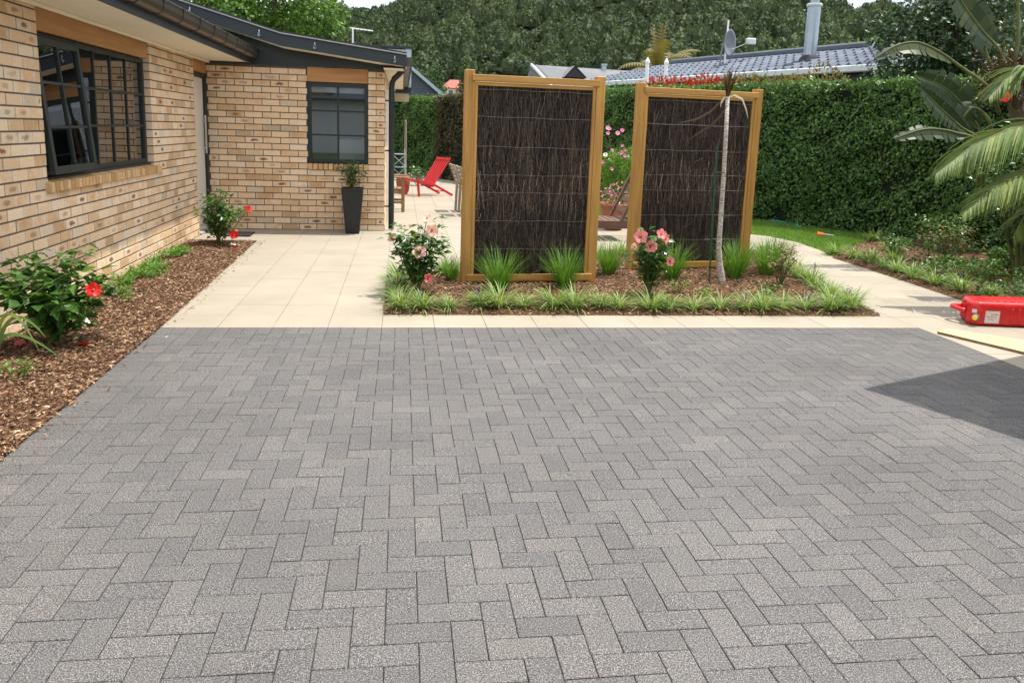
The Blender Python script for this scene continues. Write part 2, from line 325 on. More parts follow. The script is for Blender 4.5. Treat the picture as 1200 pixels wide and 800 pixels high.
MT['capyellow'] = plain('yellow_cap', (0.85, 0.55, 0.04), 0.45, 0.06, 10)
MT['ply'] = wood('pine_board', (0.56, 0.41, 0.20), (0.68, 0.52, 0.28), 0.6, 'Y', 0.5)
MT['plyedge'] = plain('ply_edge', (0.20, 0.14, 0.08), 0.8, 0.3, 40)
MT['stake'] = plain('green_stake', (0.02, 0.085, 0.045), 0.5, 0.1, 10)
MT['hose'] = plain('teal_hose', (0.03, 0.34, 0.33), 0.45, 0.1, 10)
MT['orange'] = plain('orange_plastic', (0.75, 0.13, 0.03), 0.45, 0.1, 10)
MT['concrete'] = plain('concrete_strip', (0.36, 0.35, 0.31), 0.9, 0.2, 8)
k = NM('blue_grey_roof_tile', 0.6, 0.25); w = k.coord('World'); c = k.ramp(k.math('ADD', k.math('MULTIPLY', k.attr('rnd'), 0.6), k.math('MULTIPLY', k.noise(2.0, 4, w), 0.4)), [(0.2, (0.042, 0.060, 0.095)), (0.8, (0.090, 0.115, 0.16))]); k.color(c); MT['rooftile'] = k.m
MT['palegutter'] = plain('pale_gutter', (0.55, 0.59, 0.58), 0.45, 0.06, 3)
MT['flue'] = plain('galvanised_flue', (0.30, 0.35, 0.40), 0.35, 0.12, 4, 0.6)
MT['dish'] = plain('grey_dish', (0.16, 0.18, 0.20), 0.5, 0.1, 4)
MT['greyroof'] = plain('grey_metal_roof', (0.115, 0.118, 0.122), 0.5, 0.12, 1)
MT['darkwall'] = plain('dark_wall', (0.03, 0.03, 0.033), 0.7, 0.2, 2)
MT['slateboard'] = plain('slate_weatherboard', (0.062, 0.078, 0.10), 0.6, 0.15, 2)
MT['bluegrey'] = plain('blue_grey_trim', (0.36, 0.44, 0.48), 0.5, 0.06, 2)
MT['corr'] = plain('pale_corrugated', (0.50, 0.52, 0.50), 0.45, 0.06, 3)
MT['beige'] = plain('beige_board', (0.42, 0.35, 0.25), 0.6, 0.1, 3)
MT['redroof'] = plain('red_roof', (0.36, 0.085, 0.06), 0.6, 0.1, 1)
MT['creamwall'] = plain('cream_wall', (0.58, 0.52, 0.43), 0.8, 0.08, 1)
MT['paneglass'] = plain('far_window_pane', (0.05, 0.06, 0.07), 0.1, 0.1, 1, 0, 0.6)

# ------------------------------------------------------------------ geometry utilities
def clip_rect(poly, x0, x1, y0, y1):
    def cl(P, ax, v, s):
        out = []
        for i in range(len(P)):
            a, b = P[i], P[(i + 1) % len(P)]; ia = (a[ax] - v) * s >= -1e-9; ib = (b[ax] - v) * s >= -1e-9
            if ia: out.append(a)
            if ia != ib:
                t = (v - a[ax]) / (b[ax] - a[ax]); q = [a[0] + (b[0] - a[0]) * t, a[1] + (b[1] - a[1]) * t]; q[ax] = v; out.append(tuple(q))
        return out
    P = list(poly)
    for ax, v, s in ((0, x0, 1), (0, x1, -1), (1, y0, 1), (1, y1, -1)):
        P = cl(P, ax, v, s)
        if len(P) < 3: return []
    Q = []
    for q in P:
        if not Q or math.hypot(q[0] - Q[-1][0], q[1] - Q[-1][1]) > 1e-4: Q.append(q)
    if len(Q) > 1 and math.hypot(Q[0][0] - Q[-1][0], Q[0][1] - Q[-1][1]) < 1e-4: Q.pop()
    return Q if len(Q) > 2 and abs(area(Q)) > 2e-4 else []

def area(P): return 0.5 * sum(P[i][0] * P[(i + 1) % len(P)][1] - P[(i + 1) % len(P)][0] * P[i][1] for i in range(len(P)))

def inside(poly, X, Y):
    X = np.asarray(X); Y = np.asarray(Y); r = np.zeros(X.shape, bool); n = len(poly)
    for i in range(n):
        x1, y1 = poly[i]; x2, y2 = poly[(i + 1) % n]
        c = ((y1 > Y) != (y2 > Y)) & (X < (x2 - x1) * (Y - y1) / ((y2 - y1) if y2 != y1 else 1e-9) + x1); r ^= c
    return r

def edge_dist(poly, X, Y):
    d = np.full(np.shape(X), 1e9); n = len(poly)
    for i in range(n):
        ax, ay = poly[i]; bx, by = poly[(i + 1) % n]; lx, ly = bx - ax, by - ay
        t = np.clip(((X - ax) * lx + (Y - ay) * ly) / (lx * lx + ly * ly), 0, 1); d = np.minimum(d, np.hypot(X - ax - t * lx, Y - ay - t * ly))
    return d

def sheet(name, poly, z, mat, kind='structure'):
    tri = geometry.tessellate_polygon([[Vector((x, y, 0)) for x, y in poly]])
    me = bpy.data.meshes.new(name); me.from_pydata([(x, y, z) for x, y in poly], [], [tuple(t) for t in tri])
    bm = bmesh.new(); bm.from_mesh(me); bmesh.ops.recalc_face_normals(bm, faces=bm.faces)
    if sum(f.normal.z for f in bm.faces) < 0: bmesh.ops.reverse_faces(bm, faces=bm.faces)
    bm.to_mesh(me); bm.free()
    return link(name, me, mat, None, kind)

def sn(x, y, z=0.0, s=0):            # cheap smooth noise, about -1..1
    x = np.asarray(x, float); y = np.asarray(y, float)
    return (np.sin(x * 1.7 + s * 1.3 + np.sin(y * 1.1 + s)) + np.sin(y * 2.3 - x * 0.9 + s * 2.1) + np.sin(x * 3.9 + y * 3.1 + z * 2.7 + s * 0.7) * 0.6 + np.sin(y * 5.3 - x * 4.1 + s * 3.3) * 0.45) / 3.05

def frames(D, N):
    D = D / np.maximum(np.linalg.norm(D, axis=1, keepdims=True), 1e-9)
    N = N - D * np.sum(N * D, 1, keepdims=True); N = N / np.maximum(np.linalg.norm(N, axis=1, keepdims=True), 1e-9)
    return np.stack([D, np.cross(N, D), N], 2)      # columns x=dir, y, z=normal

LEAF = (np.array([(0, 0, 0), (.42, .27, .06), (.48, 0, -.02), (.42, -.27, .06), (1, 0, -.14)]), np.array([(0, 2, 1), (0, 3, 2), (2, 4, 1), (2, 3, 4)]))
LEAF2 = (np.array([(0, 0, 0), (.48, .30, .05), (1, 0, -.08), (.48, -.30, .05)]), np.array([(0, 3, 2), (0, 2, 1)]))
SHARD = (np.array([(-.5, -.12, 0), (.5, -.08, .0), (.42, .14, .03), (-.1, 0, .16)]), np.array([(0, 2, 1), (0, 1, 3), (1, 2, 3), (2, 0, 3)]))

def scatter(tmpl, P, Rm, S, W=None):
    T, F = tmpl; n = len(P)
    tv = np.broadcast_to(T, (n,) + T.shape) * (S if np.ndim(S) == 3 else np.asarray(S)[:, None, None])
    if W is not None: tv = tv * np.stack([np.ones(n), W, np.ones(n)], 1)[:, None, :]
    V = np.einsum('nij,nkj->nki', Rm, tv) + P[:, None, :]
    FF = (F[None] + (np.arange(n) * len(T))[:, None, None]).reshape(-1, F.shape[1])
    return V.reshape(-1, 3), FF, len(F)

def leaves(name, tmpl, P, D, N, S, mat, parent=None, kind='stuff', rnd=None, W=None):
    V, F, m = scatter(tmpl, P, frames(D, N), S, W)
    rnd = rng.random(len(P)) if rnd is None else rnd
    return link(name, mesh_np(name, V, F, {'rnd': np.repeat(rnd, m)}), mat, parent, kind)

def unit(n):
    v = rng.normal(size=(n, 3)); return v / np.linalg.norm(v, axis=1, keepdims=True)

def blade_mesh(n, r0, lmin, lmax, w, spread, droop, segs=4, seed=0, upb=0.3):
    g = np.random.default_rng(seed); az = g.random(n) * 2 * np.pi; rad = r0 * np.sqrt(g.random(n))
    base = np.stack([rad * np.cos(az), rad * np.sin(az), np.zeros(n)], 1); az2 = az + g.normal(0, .45, n)
    Lh = lmin + (lmax - lmin) * g.random(n); tilt = np.clip(np.abs(g.normal(spread, spread * .55, n)), .02, 1.35); dr = droop * (0.5 + g.random(n))
    h = np.stack([np.cos(az2), np.sin(az2), np.zeros(n)], 1); side = np.stack([-np.sin(az2), np.cos(az2), np.zeros(n)], 1)
    pos = base.copy(); V = []
    for i in range(segs + 1):
        t = i / segs
        if i == 0: ww0 = w * (0.7 + 0.6 * g.random(n))
        ww = ww0 * (0.55 + 0.45 * min(1, t * 4)) * (1 - t ** 3 * .97)
        V.append(pos + side * ww[:, None] / 2); V.append(pos - side * ww[:, None] / 2)
        ang = tilt + dr * t ** 1.3
        pos = pos + (h * np.sin(ang)[:, None] + np.array([0, 0, 1]) * np.cos(ang)[:, None]) * (Lh / segs)[:, None]
    V = np.stack(V, 1); k = 2 * (segs + 1)
    F = np.array([(2 * i, 2 * i + 1, 2 * i + 3, 2 * i + 2) for i in range(segs)])
    FF = (F[None] + (np.arange(n) * k)[:, None, None]).reshape(-1, 4)
    return V.reshape(-1, 3), FF, np.repeat(g.random(n), segs)

# ------------------------------------------------------------------ the ground
ground = sheet('ground', [(-700, -120), (900, -120), (900, 1200), (-700, 1200)], -0.06, MT['ground'])

# driveway of charcoal pavers, herringbone with a soldier course along the edges
DX0, DX1, DY0, DY1 = -1.74, 4.26, -2.0, 6.09
drive = tag(G().box(DX0, DX1, DY0, DY1 - .001, -0.05, -0.008).obj('driveway', MT['joint']), kind='structure')
JW = 0.0029
PAV = {}
def slab_template(lx, ly, h=0.03, ch=0.0035, g=JW):
    a, b = lx / 2 - g / 2, ly / 2 - g / 2
    V = np.array([(x * (a - ch), y * (b - ch), 0) for x, y in ((-1, -1), (1, -1), (1, 1), (-1, 1))] + [(x * a, y * b, -ch * .8) for x, y in ((-1, -1), (1, -1), (1, 1), (-1, 1))] + [(x * a, y * b, -h) for x, y in ((-1, -1), (1, -1), (1, 1), (-1, 1))])
    F = np.array([(0, 1, 2, 3)] + [(4 + i, 4 + (i + 1) % 4, (i + 1) % 4, i) for i in range(4)] + [(8 + i, 8 + (i + 1) % 4, 4 + (i + 1) % 4, 4 + i) for i in range(4)])
    return V, F
pavs = []
u = 0.1
hx0, hx1, hy1 = DX0 + 0.2, DX1 - 0.2, DY1 - 0.2
for j in range(-2, int((DY1 - DY0) / u)):
    for i in range(-2, 64):
        m = (i - j) % 4
        if m == 0: q = (i, j, 2, 1)
        elif m == 3: q = (i, j, 1, 2)
        else: continue
        x0 = hx0 + q[0] * u; y0 = DY0 + q[1] * u - 0.11; x1 = x0 + q[2] * u; yy1 = y0 + q[3] * u
        x0, x1, y0, yy1 = max(x0, hx0), min(x1, hx1), max(y0, DY0), min(yy1, hy1)
        if x1 - x0 > .03 and yy1 - y0 > .03: pavs.append((x0, x1, y0, yy1))
y = hy1
while y > DY0 + .1:
    pavs.append((DX0, hx0, y - u, y)); pavs.append((hx1, DX1, y - u, y)); y -= u
x = DX0
while x < DX1 - .05:
    pavs.append((x, min(x + u, DX1), hy1, DY1)); x += u
def place_slabs(items, parent, mat, name, zj, limit=300, tilt=0.004, jw=JW, h=0.03):
    A = np.array(items); cx, cy = (A[:, 0] + A[:, 1]) / 2, (A[:, 2] + A[:, 3]) / 2
    px, py, z = pix(np.stack([cx, cy, 0 * cx], 1)); vis = (z > .3) & (px > -25) & (px < 1225) & (py > -20) & (py < 825)
    order = np.argsort(np.where(vis, z, 1e6) + np.where((A[:, 1] - A[:, 0]) * (A[:, 3] - A[:, 2]) < .012, .3, 0))
    single = set(int(i) for i in order[:limit] if vis[i]); VV, FF, RR = [], [], []; nb = 0
    for i in range(len(A)):
        lx, ly = round(A[i, 1] - A[i, 0], 3), round(A[i, 3] - A[i, 2], 3)
        t = slab_template(lx, ly, h, .0022 if name == 'paver' else .0008, jw); zz = random.uniform(-zj, zj); tx, ty = random.gauss(0, tilt), random.gauss(0, tilt)
        if i in single:
            key = (name, lx, ly)
            if key not in PAV: PAV[key] = mesh_np(name, t[0], t[1], {'rnd': np.zeros(len(t[1]))})
            o = link(name, PAV[key], mat, parent); o.location = (cx[i], cy[i], zz); o.rotation_euler = (tx, ty, random.gauss(0, .003))
        else:
            V = t[0].copy(); V[:, 2] += zz + V[:, 1] * tx - V[:, 0] * ty; V[:, 0] += cx[i]; V[:, 1] += cy[i]
            VV.append(V); FF.append(t[1] + nb); RR.append(np.full(len(t[1]), random.random())); nb += len(V)
    if VV: link(name, mesh_np(name, np.concatenate(VV), np.concatenate(FF), {'rnd': np.concatenate(RR)}), mat, parent, 'stuff')
place_slabs(pavs, drive, MT['paver'], 'paver', 0.0009)

# cream tiled paving: entry, border strip, patio and garden path
TILE = [(-1.74, 6.092), (4.262, 6.092), (4.262, 0.5), (5.62, 0.5), (5.6, 6.45), (5.47, 7.3), (5.53, 8.3), (5.58, 9.4), (5.78, 10.6), (5.85, 11.4), (5.7, 12.1), (5.2, 12.6), (4.4, 12.95), (3.5, 13.4), (2.8, 14.4), (2.3, 16), (2.05, 18), (1.9, 20), (1.7, 23.5), (0.26, 26.3), (-0.26, 27.0), (-0.26, 11.95), (-2.64, 11.95), (-2.64, 10.68), (-1.83, 10.68)]
BED = [(-0.135, 6.52), (4.185, 6.52), (4.32, 7.19), (4.54, 8.29), (4.70, 9.2), (4.8, 10.0), (4.75, 10.6), (4.1, 10.75), (2.7, 10.3), (1.6, 9.4), (0.7, 8.6), (-0.135, 8.42)]
pav = sheet('patio_paving', TILE, -0.008, MT['grout'])
full, cut = [], []
for i in range(-4, 20):
    for j in range(-15, 54):
        x0, y0 = -1.34 + .4 * i, 6.092 + .4 * j
        P = clip_rect(TILE, x0, x0 + .4, y0, y0 + .4)
        if not P: continue
        cxs = np.array([x0, x0 + .4, x0 + .4, x0]); cys = np.array([y0, y0, y0 + .4, y0 + .4])
        if inside(BED, cxs, cys).all() and edge_dist(BED, cxs, cys).min() > .1: continue
        if abs(area(P)) > .1595: full.append((x0, x0 + .4, y0, y0 + .4))
        else: cut.append(P)
place_slabs(full, pav, MT['tile'], 'tile', 0.0006, 230, 0.0008, 0.0032, 0.02)
cuts = []
for P in cut:
    c0 = np.mean(P, 0); px, py, z = pix([(c0[0], c0[1], 0)])
    if area(P) < 0: P = P[::-1]
    g = G().prism([(c0[0] + (a - c0[0]) * .992, c0[1] + (b - c0[1]) * .992) for a, b in P], -0.02, random.uniform(-.0006, .0006))
    cuts.append((float(z[0]) if z[0] > .3 and -20 < px[0] < 1220 and py[0] < 820 else 1e6, g))
cuts.sort(key=lambda a: a[0])
for d, g in cuts[:70]: g.obj('tile', MT['tile'], pav)
if len(cuts) > 70:
    gg = G()
    for d, g in cuts[70:]: gg.add(g.V, g.F)
    gg.obj('tile', MT['tile'], pav, kind='stuff')

# mulch beds
LBED = [(-2.68, -1.0), (-1.742, -1.0), (-1.742, 6.085), (-1.835, 10.67), (-2.68, 10.67)]
RBED = [(5.625, 0.5), (5.605, 6.45), (5.475, 7.3), (5.535, 8.3), (5.585, 9.9), (6.5, 11.0), (7.6, 12.3), (8.2, 11.25), (11.3, 5.3), (13, 0.5)]
def mulch(name, poly, zc, nchip, step=.09, ylo=None, yhi=None, lab=None):
    xs = [p[0] for p in poly]; ys = [p[1] for p in poly]
    gx = np.arange(min(xs) + step / 2, max(xs), step); gy = np.arange(min(ys) + step / 2, max(ys), step)
    g = G()
    tri = geometry.tessellate_polygon([[Vector((x, y, 0)) for x, y in poly]])
    base = bpy.data.meshes.new(name); bm = bmesh.new()
    vs = [bm.verts.new((x, y, 0.002)) for x, y in poly]
    for t in tri: bm.faces.new([vs[q] for q in t])
    for _ in range(5):
        es = [e for e in bm.edges if e.calc_length() > .22]
        if not es: break
        bmesh.ops.subdivide_edges(bm, edges=es, cuts=1); bmesh.ops.triangulate(bm, faces=bm.faces)
    bmesh.ops.recalc_face_normals(bm, faces=bm.faces)
    if sum(f.normal.z for f in bm.faces) < 0: bmesh.ops.reverse_faces(bm, faces=bm.faces)
    for v in bm.verts:
        d = float(edge_dist(poly, np.array([v.co.x]), np.array([v.co.y]))[0]); v.co.z = 0.003 + zc * min(1, d / .3) * (0.8 + .3 * float(sn(v.co.x * 3, v.co.y * 3)))
    bm.to_mesh(base); bm.free()
    o = link(name, base, MT['mulch'], None, 'structure')
    n = nchip * 3; X = rng.uniform(min(xs), max(xs) + .14, n); Y = rng.uniform(ylo if ylo is not None else min(ys), yhi if yhi is not None else max(ys), n)
    d = edge_dist(poly, X, Y); ok = inside(poly, X, Y) | ((d < .014) & (X > min(xs) + .05)) | ((d < .14) & (X > min(xs) + .1) & (rng.random(n) < .02))
    px, py, z = pix(np.stack([X, Y, 0 * X], 1)); ok &= (z > .3) & (px > -120) & (px < 1320) & (py < 900)
    X, Y, d = X[ok][:nchip], Y[ok][:nchip], d[ok][:nchip]; n = len(X); d = np.where(inside(poly, X, Y), d, 0)
    Z = 0.006 + zc * np.minimum(1, d / .3) * (0.8 + .3 * sn(X * 3, Y * 3)) + rng.random(n) * .010
    az = rng.random(n) * 2 * np.pi; D = np.stack([np.cos(az), np.sin(az), rng.normal(0, .22, n)], 1); N = np.stack([rng.normal(0, .35, n), rng.normal(0, .35, n), np.ones(n)], 1)
    S = rng.uniform(.014, .044, n) * np.where(rng.random(n) > .96, 1.6, 1)
    r = rng.random(n)
    c = leaves('bark_chips', SHARD, np.stack([X, Y, Z], 1), D, N, S, MT['chip'], None, 'stuff', r, rng.uniform(.5, 1.5, n))
    tag(c, lab, 'mulch'); return o
mulch('mulch_bed', LBED, .03, 40000, yhi=10.67, ylo=2.5, lab='brown bark chips spread along the brick wall')
mulch('mulch_bed', BED, .03, 36000, lab='brown bark chips spread around the brushwood screens')
mulch('mulch_bed', RBED, .03, 16000, ylo=4, lab='brown bark chips under the plants beside the garden path')

# lawn
HB = np.array([0.26, 26.4]); HE = np.array([8.2, 11.2]); HD = (HE - HB) / np.linalg.norm(HE - HB); HN = np.array([HD[1], -HD[0]])   # HN points to the house side
def hp(s, off=0.0): return HB + HD * s + HN * off
LAWN = [(5.585, 9.92), (5.785, 10.6), (5.855, 11.4), (5.705, 12.1), (5.205, 12.605), (4.405, 12.955), (3.505, 13.405), (2.805, 14.405), (2.305, 16.0), (2.055, 18.0), (1.905, 20), (1.72, 23.5), tuple(hp(3.0, -.3)), tuple(hp(15.9, -.3)), (6.5, 11.01)]
sheet('lawn', LAWN, -0.004, MT['lawn'])
n = 260000; X = rng.uniform(1.6, 8, n); Y = rng.uniform(9.9, 24, n); ok = inside(LAWN, X, Y); X, Y = X[ok], Y[ok]
px, py, z = pix(np.stack([X, Y, 0 * X], 1)); ok = ((px > 695) & (px < 760)) | ((px > 860) & (px < 1240)) | (rng.random(len(X)) < .12); X, Y = X[ok][:70000], Y[ok][:70000]; n = len(X)
az = rng.random(n) * 6.283; hh = rng.uniform(.025, .055, n); wv = rng.uniform(.004, .008, n); le = rng.normal(0, .018, (n, 2))
B0 = np.stack([X - np.cos(az) * wv, Y - np.sin(az) * wv, 0 * X], 1); B1 = np.stack([X + np.cos(az) * wv, Y + np.sin(az) * wv, 0 * X], 1); B2 = np.stack([X + le[:, 0], Y + le[:, 1], hh], 1)
V = np.stack([B0, B1, B2], 1).reshape(-1, 3)
gr = link('lawn_grass', mesh_np('lawn_grass', V, np.arange(3 * n).reshape(-1, 3), {'rnd': np.clip(rng.random(n) * .6 + .2 + .3 * sn(X * 1.3, Y * 1.3), 0, 1)}), MT['grass'])
tag(gr, 'short green mown grass of the lawn before the hedge', 'grass', kind='stuff')

# ------------------------------------------------------------------ the brick house
WX, WY, EX = -2.63, 11.95, -0.24
HR = Vector((WX, WY, 0))
house = thing('brick_house', 'tan brick house with dark green joinery and low dark roof on the left', 'house', HR)
def hpart(g, name, mat, parent=None, **kw):
    o = g.obj(name, mat, parent or house, **kw)
    if parent is None: o.location = -HR
    return o
W1 = (6.58, 9.30, 0.946); W2 = (-1.31, -0.47, 0.946); DR = (11.17, 11.86); TOP = 2.29
MF = 0.0045
g = G()
xa, xb = WX - .24, WX - MF
g.box(xa, xb, -1.0, W1[0] - .004, -.02, TOP); g.box(xa, xb, W1[0] - .004, W1[1] + .004, -.02, W1[2] - .03); g.box(xa, xb, W1[1] + .004, DR[0] - .004, -.02, TOP)
hpart(g, 'wall', MT['mortar'])
wall_left = [o for o in COL.objects if o.parent == house][-1]
g = G(); ya, yb = WY + MF, WY + .24
g.box(WX - .24, W2[0] - .004, ya, yb, -.02, 2.27); g.box(W2[0] - .004, W2[1] + .004, ya, yb, -.02, W2[2] - .08); g.box(W2[1] + .004, EX - MF, ya, yb, -.02, 2.27)
wall_end = hpart(g, 'wall', MT['mortar'])
wall_side = hpart(G().box(EX - .23, EX - MF, WY + .241, 19.0, -.02, 2.27), 'wall', MT['mortar'])

def brick_template(L, h=.0745, d=.10, ch=.003):
    a, b = L / 2, h / 2
    q = ((-1, -1), (1, -1), (1, 1), (-1, 1))
    V = np.array([(x * (a - ch), 0, y * (b - ch)) for x, y in q] + [(x * a, ch, y * b) for x, y in q] + [(x * a, d, y * b) for x, y in q])
    F = np.array([(0, 1, 2, 3)] + [(4 + i, 4 + (i + 1) % 4, (i + 1) % 4, i) for i in range(4)] + [(8 + i, 8 + (i + 1) % 4, 4 + (i + 1) % 4, 4 + i) for i in range(4)])
    bcv = np.stack([V[:, 0] / a, V[:, 2] / b, V[:, 1] * 0], 1)
    return V, F, bcv
def course_cuts(lo, hi, off, cutsi):
    segs = [(lo, hi)]
    for c0, c1 in cutsi:
        ns = []
        for a, b in segs:
            if c1 <= a or c0 >= b: ns.append((a, b)); continue
            if c0 - a > .04: ns.append((a, c0))
            if b - c1 > .04: ns.append((c1, b))
        segs = ns
    out = []
    for a, b in segs:
        i = math.floor((a - off) / .24) - 1
        while off + i * .24 < b:
            p, q = off + i * .24 + .005, off + i * .24 + .235; i += 1
            p2, q2 = max(p, a if a > lo + .01 else a), min(q, b)
            if q2 - p2 > .035: out.append((p2, q2))
    return out
bricks = []       # (cx,cy,cz,length,facing)  facing 'x' -> +X wall, 'y' -> -Y wall
for kk in range(27):
    z0 = .086 * kk + .005; z1 = z0 + .076; zc = (z0 + z1) / 2
    if z1 < TOP + .06:
        cutsi = [(DR[0], 13)]
        if z1 > W1[2]: cutsi.append((W1[0], W1[1]))
        for p, q in course_cuts(-1.0, DR[0], .02 + .12 * (kk % 2), cutsi): bricks.append((WX, (p + q) / 2, zc, q - p, 'x', 0))
        cutsi = []
        if z1 > W2[2] - .07: cutsi.append((W2[0], W2[1]))
        if z1 < 2.28:
            for p, q in course_cuts(WX - .02, EX, EX - .24 * 12 + .12 * (kk % 2), cutsi): bricks.append(((p + q) / 2, WY, zc, q - p, 'y', 1))
            for p, q in course_cuts(WY + .105, 19.0, WY + .1 + .12 * (kk % 2), []): bricks.append((EX, (p + q) / 2, zc, q - p, 'x', 2))
A = np.array([b[:4] for b in bricks]); nrm = np.array([(1, 0, 0) if b[4] == 'x' else (0, -1, 0) for b in bricks])
px, py, zz = pix(A[:, :3]); vv = np.array([0, 0, CH]) - A[:, :3]; dist = np.linalg.norm(vv, axis=1)
sc = A[:, 3] * np.sum(vv * nrm, 1) / dist ** 3; sc[(zz < .3) | (px < -8) | (px > 1210) | (py < -8) | (py > 810)] = -1
single = set(int(i) for i in np.argsort(-sc)[:300] if sc[i] > 0)
BM = {}; VV, FF, RR, BB = [], [], [], []; nb = 0; walls = [wall_left, wall_end, wall_side]
for i, (cx, cy, cz, Ln, fc, wi) in enumerate(bricks):
    Lr = round(Ln, 2 if i in single else 3); jit = random.uniform(-.0025, .0025)
    if i in single:
        if Lr not in BM:
            t = brick_template(Lr); BM[Lr] = mesh_np('brick', t[0], t[1], {'rnd': np.zeros(len(t[1]))}, {'bc': t[2]})
        o = link('brick', BM[Lr], MT['brick'], walls[wi]); o.location = (cx + (jit if fc == 'x' else 0), cy + (jit if fc == 'y' else 0), cz)
        o.rotation_euler = (0, random.gauss(0, .004), R(90) if fc == 'x' else 0)
    else:
        t = brick_template(Lr); V = t[0].copy()
        if fc == 'x': V = np.stack([-V[:, 1], V[:, 0], V[:, 2]], 1)
        V = V + np.array([cx + (jit if fc == 'x' else 0), cy + (jit if fc == 'y' else 0), cz]); VV.append(V); FF.append(t[1] + nb); RR.append(np.full(len(t[1]), random.random())); BB.append(t[2]); nb += len(V)
o = link('brick', mesh_np('brick', np.concatenate(VV), np.concatenate(FF), {'rnd': np.concatenate(RR)}, {'bc': np.concatenate(BB)}), MT['brick'], house, 'stuff'); o.location = -HR

# brick sills on edge
y = W1[0] - .05
while y < W1[1] + .06:
    g = G().prism([(WX - .10, .955), (WX + .045, .925), (WX + .045, .995), (WX - .10, 1.025)], y + .006, y + .068, 'y'); y += .076
    hpart(g, 'sill_brick', MT['sillbrick'], bevel=.003)
x = W2[0]
while x < W2[1] - .02:
    g = G().prism([(WY - .03, .862), (WY + .09, .885), (WY + .09, .955), (WY - .03, .935)], x + .005, x + .064, 'x'); x += .0705
    hpart(g, 'sill_brick', MT['sillbrick'], bevel=.003)
# timber look panels over the openings
hpart(G().box(WX - .06, WX - .018, W1[0] + .004, W1[1] - .004, 2.105, TOP - .002), 'lintel_panel', MT['lintel'])
hpart(G().box(WX - .05, WX - .018, DR[0] + .004, WY - .003, 2.115, TOP - .002), 'lintel_panel', MT['lintel'])
hpart(G().box(W2[0] + .004, W2[1] - .004, WY + .014, WY + .05, 2.07, 2.262), 'lintel_panel', MT['lintelx'])

# big side window: fixed light with 4 x 3 panes and a top hung sash pushed open
FX0, FX1 = WX - .115, WX - .065; wz0, wz1 = 1.03, 2.10; ym = 7.50
g = G()
g.box(FX0, FX1, W1[0], W1[0] + .045, wz0, wz1); g.box(FX0, FX1, W1[1] - .055, W1[1], wz0, wz1); g.box(FX0, FX1, W1[0] + .045, W1[1] - .055, wz1 - .045, wz1); g.box(FX0, FX1, W1[0] + .045, W1[1] - .055, wz0, wz0 + .045)
g.box(FX0, FX1, ym - .03, ym + .03, wz0 + .045, wz1 - .045); g.box(FX0 - .01, WX - .03, W1[0], W1[1], 1.008, 1.03)
win1 = hpart(g, 'window', MT['frame'], bevel=.003)
cols = [ym + .03, 7.91, 8.34, 8.77, W1[1] - .055]; rws = [wz0 + .045, 1.415, 1.735, wz1 - .045]
for yy in cols[1:-1]: hpart(G().box(FX0 + .012, FX1 - .012, yy - .011, yy + .011, rws[0], rws[-1]), 'glazing_bar', MT['frame'], win1)
for zz_ in rws[1:-1]: hpart(G().box(FX0 + .014, FX1 - .009, cols[0], cols[-1], zz_ - .011, zz_ + .011), 'glazing_bar', MT['frame'], win1)
for i in range(4):
    for j in range(3):
        hpart(G().box(FX0 + .022, FX0 + .026, cols[i] + (.011 if i else 0), cols[i + 1] - .011, rws[j] + (.011 if j else 0), rws[j + 1] - .011), 'pane', MT['glass'], win1)
tl = math.tan(R(5.5)); ztop = wz1 - .03
def so_(yv, zv, out=0.0): return (FX1 - .005 + (ztop - zv) * tl + out, yv, zv)
sy0, sy1, sz0, sz1 = W1[0] + .03, ym - .005, wz0 + .02, ztop
g = G(); n_ = (1, 0, tl)
g.bar(so_(sy0 + .03, sz0), so_(sy0 + .03, sz1), .055, .045, n_); g.bar(so_(sy1 - .03, sz0), so_(sy1 - .03, sz1), .055, .045, n_)
g.bar(so_(sy0 + .058, sz0 + .03), so_(sy1 - .058, sz0 + .03), .06, .045, n_); g.bar(so_(sy0 + .058, sz1 - .03), so_(sy1 - .058, sz1 - .03), .055, .045, n_)
hpart(g, 'sash', MT['frame'], win1, bevel=.003)
scol = [sy0 + .058, (sy0 + sy1) / 2, sy1 - .058]; srow = [sz0 + .06, 1.405, 1.735, sz1 - .058]
hpart(G().bar(so_(scol[1], srow[0]), so_(scol[1], srow[-1]), .02, .03, n_), 'glazing_bar', MT['frame'], win1)
for zz_ in srow[1:-1]: hpart(G().bar(so_(scol[0], zz_), so_(scol[-1], zz_), .02, .026, n_), 'glazing_bar', MT['frame'], win1)
for i in range(2):
    for j in range(3):
        a, b, c_, d_ = scol[i] + (.01 if i else 0), scol[i + 1] - (.01 if i == 0 else 0), srow[j] + (.01 if j else 0), srow[j + 1] - .01
        hpart(G().add([so_(a, c_), so_(b, c_), so_(b, d_), so_(a, d_), so_(a, c_, -.004), so_(b, c_, -.004), so_(b, d_, -.004), so_(a, d_, -.004)], [(0, 1, 2, 3), (7, 6, 5, 4), (0, 4, 5, 1), (1, 5, 6, 2), (2, 6, 7, 3), (3, 7, 4, 0)]), 'pane', MT['glass'], win1)
hpart(G().tube([so_(sy0 + .05, sz0 + .12, -.01), (FX1 - .02, W1[0] + .05, wz0 + .30)], .006, 6), 'window_stay', MT['steel'], win1)
for i in range(5): hpart(G().box(FX0 - .05 - .006 * (i % 2), FX0 - .035, W1[0] + .05, W1[1] - .05, 2.055 - .055 * (i + 1), 2.055 - .055 * i - .004), 'blind_fold', MT['blind'], win1)
hpart(G().tube([(FX0 - .03, 8.72, 1.79), (FX0 - .03, 8.73, 1.5), (FX0 - .03, 8.69, 1.33), (FX0 - .03, 8.63, 1.36), (FX0 - .03, 8.66, 1.78)], .004, 5), 'blind_cord', MT['white'], win1)
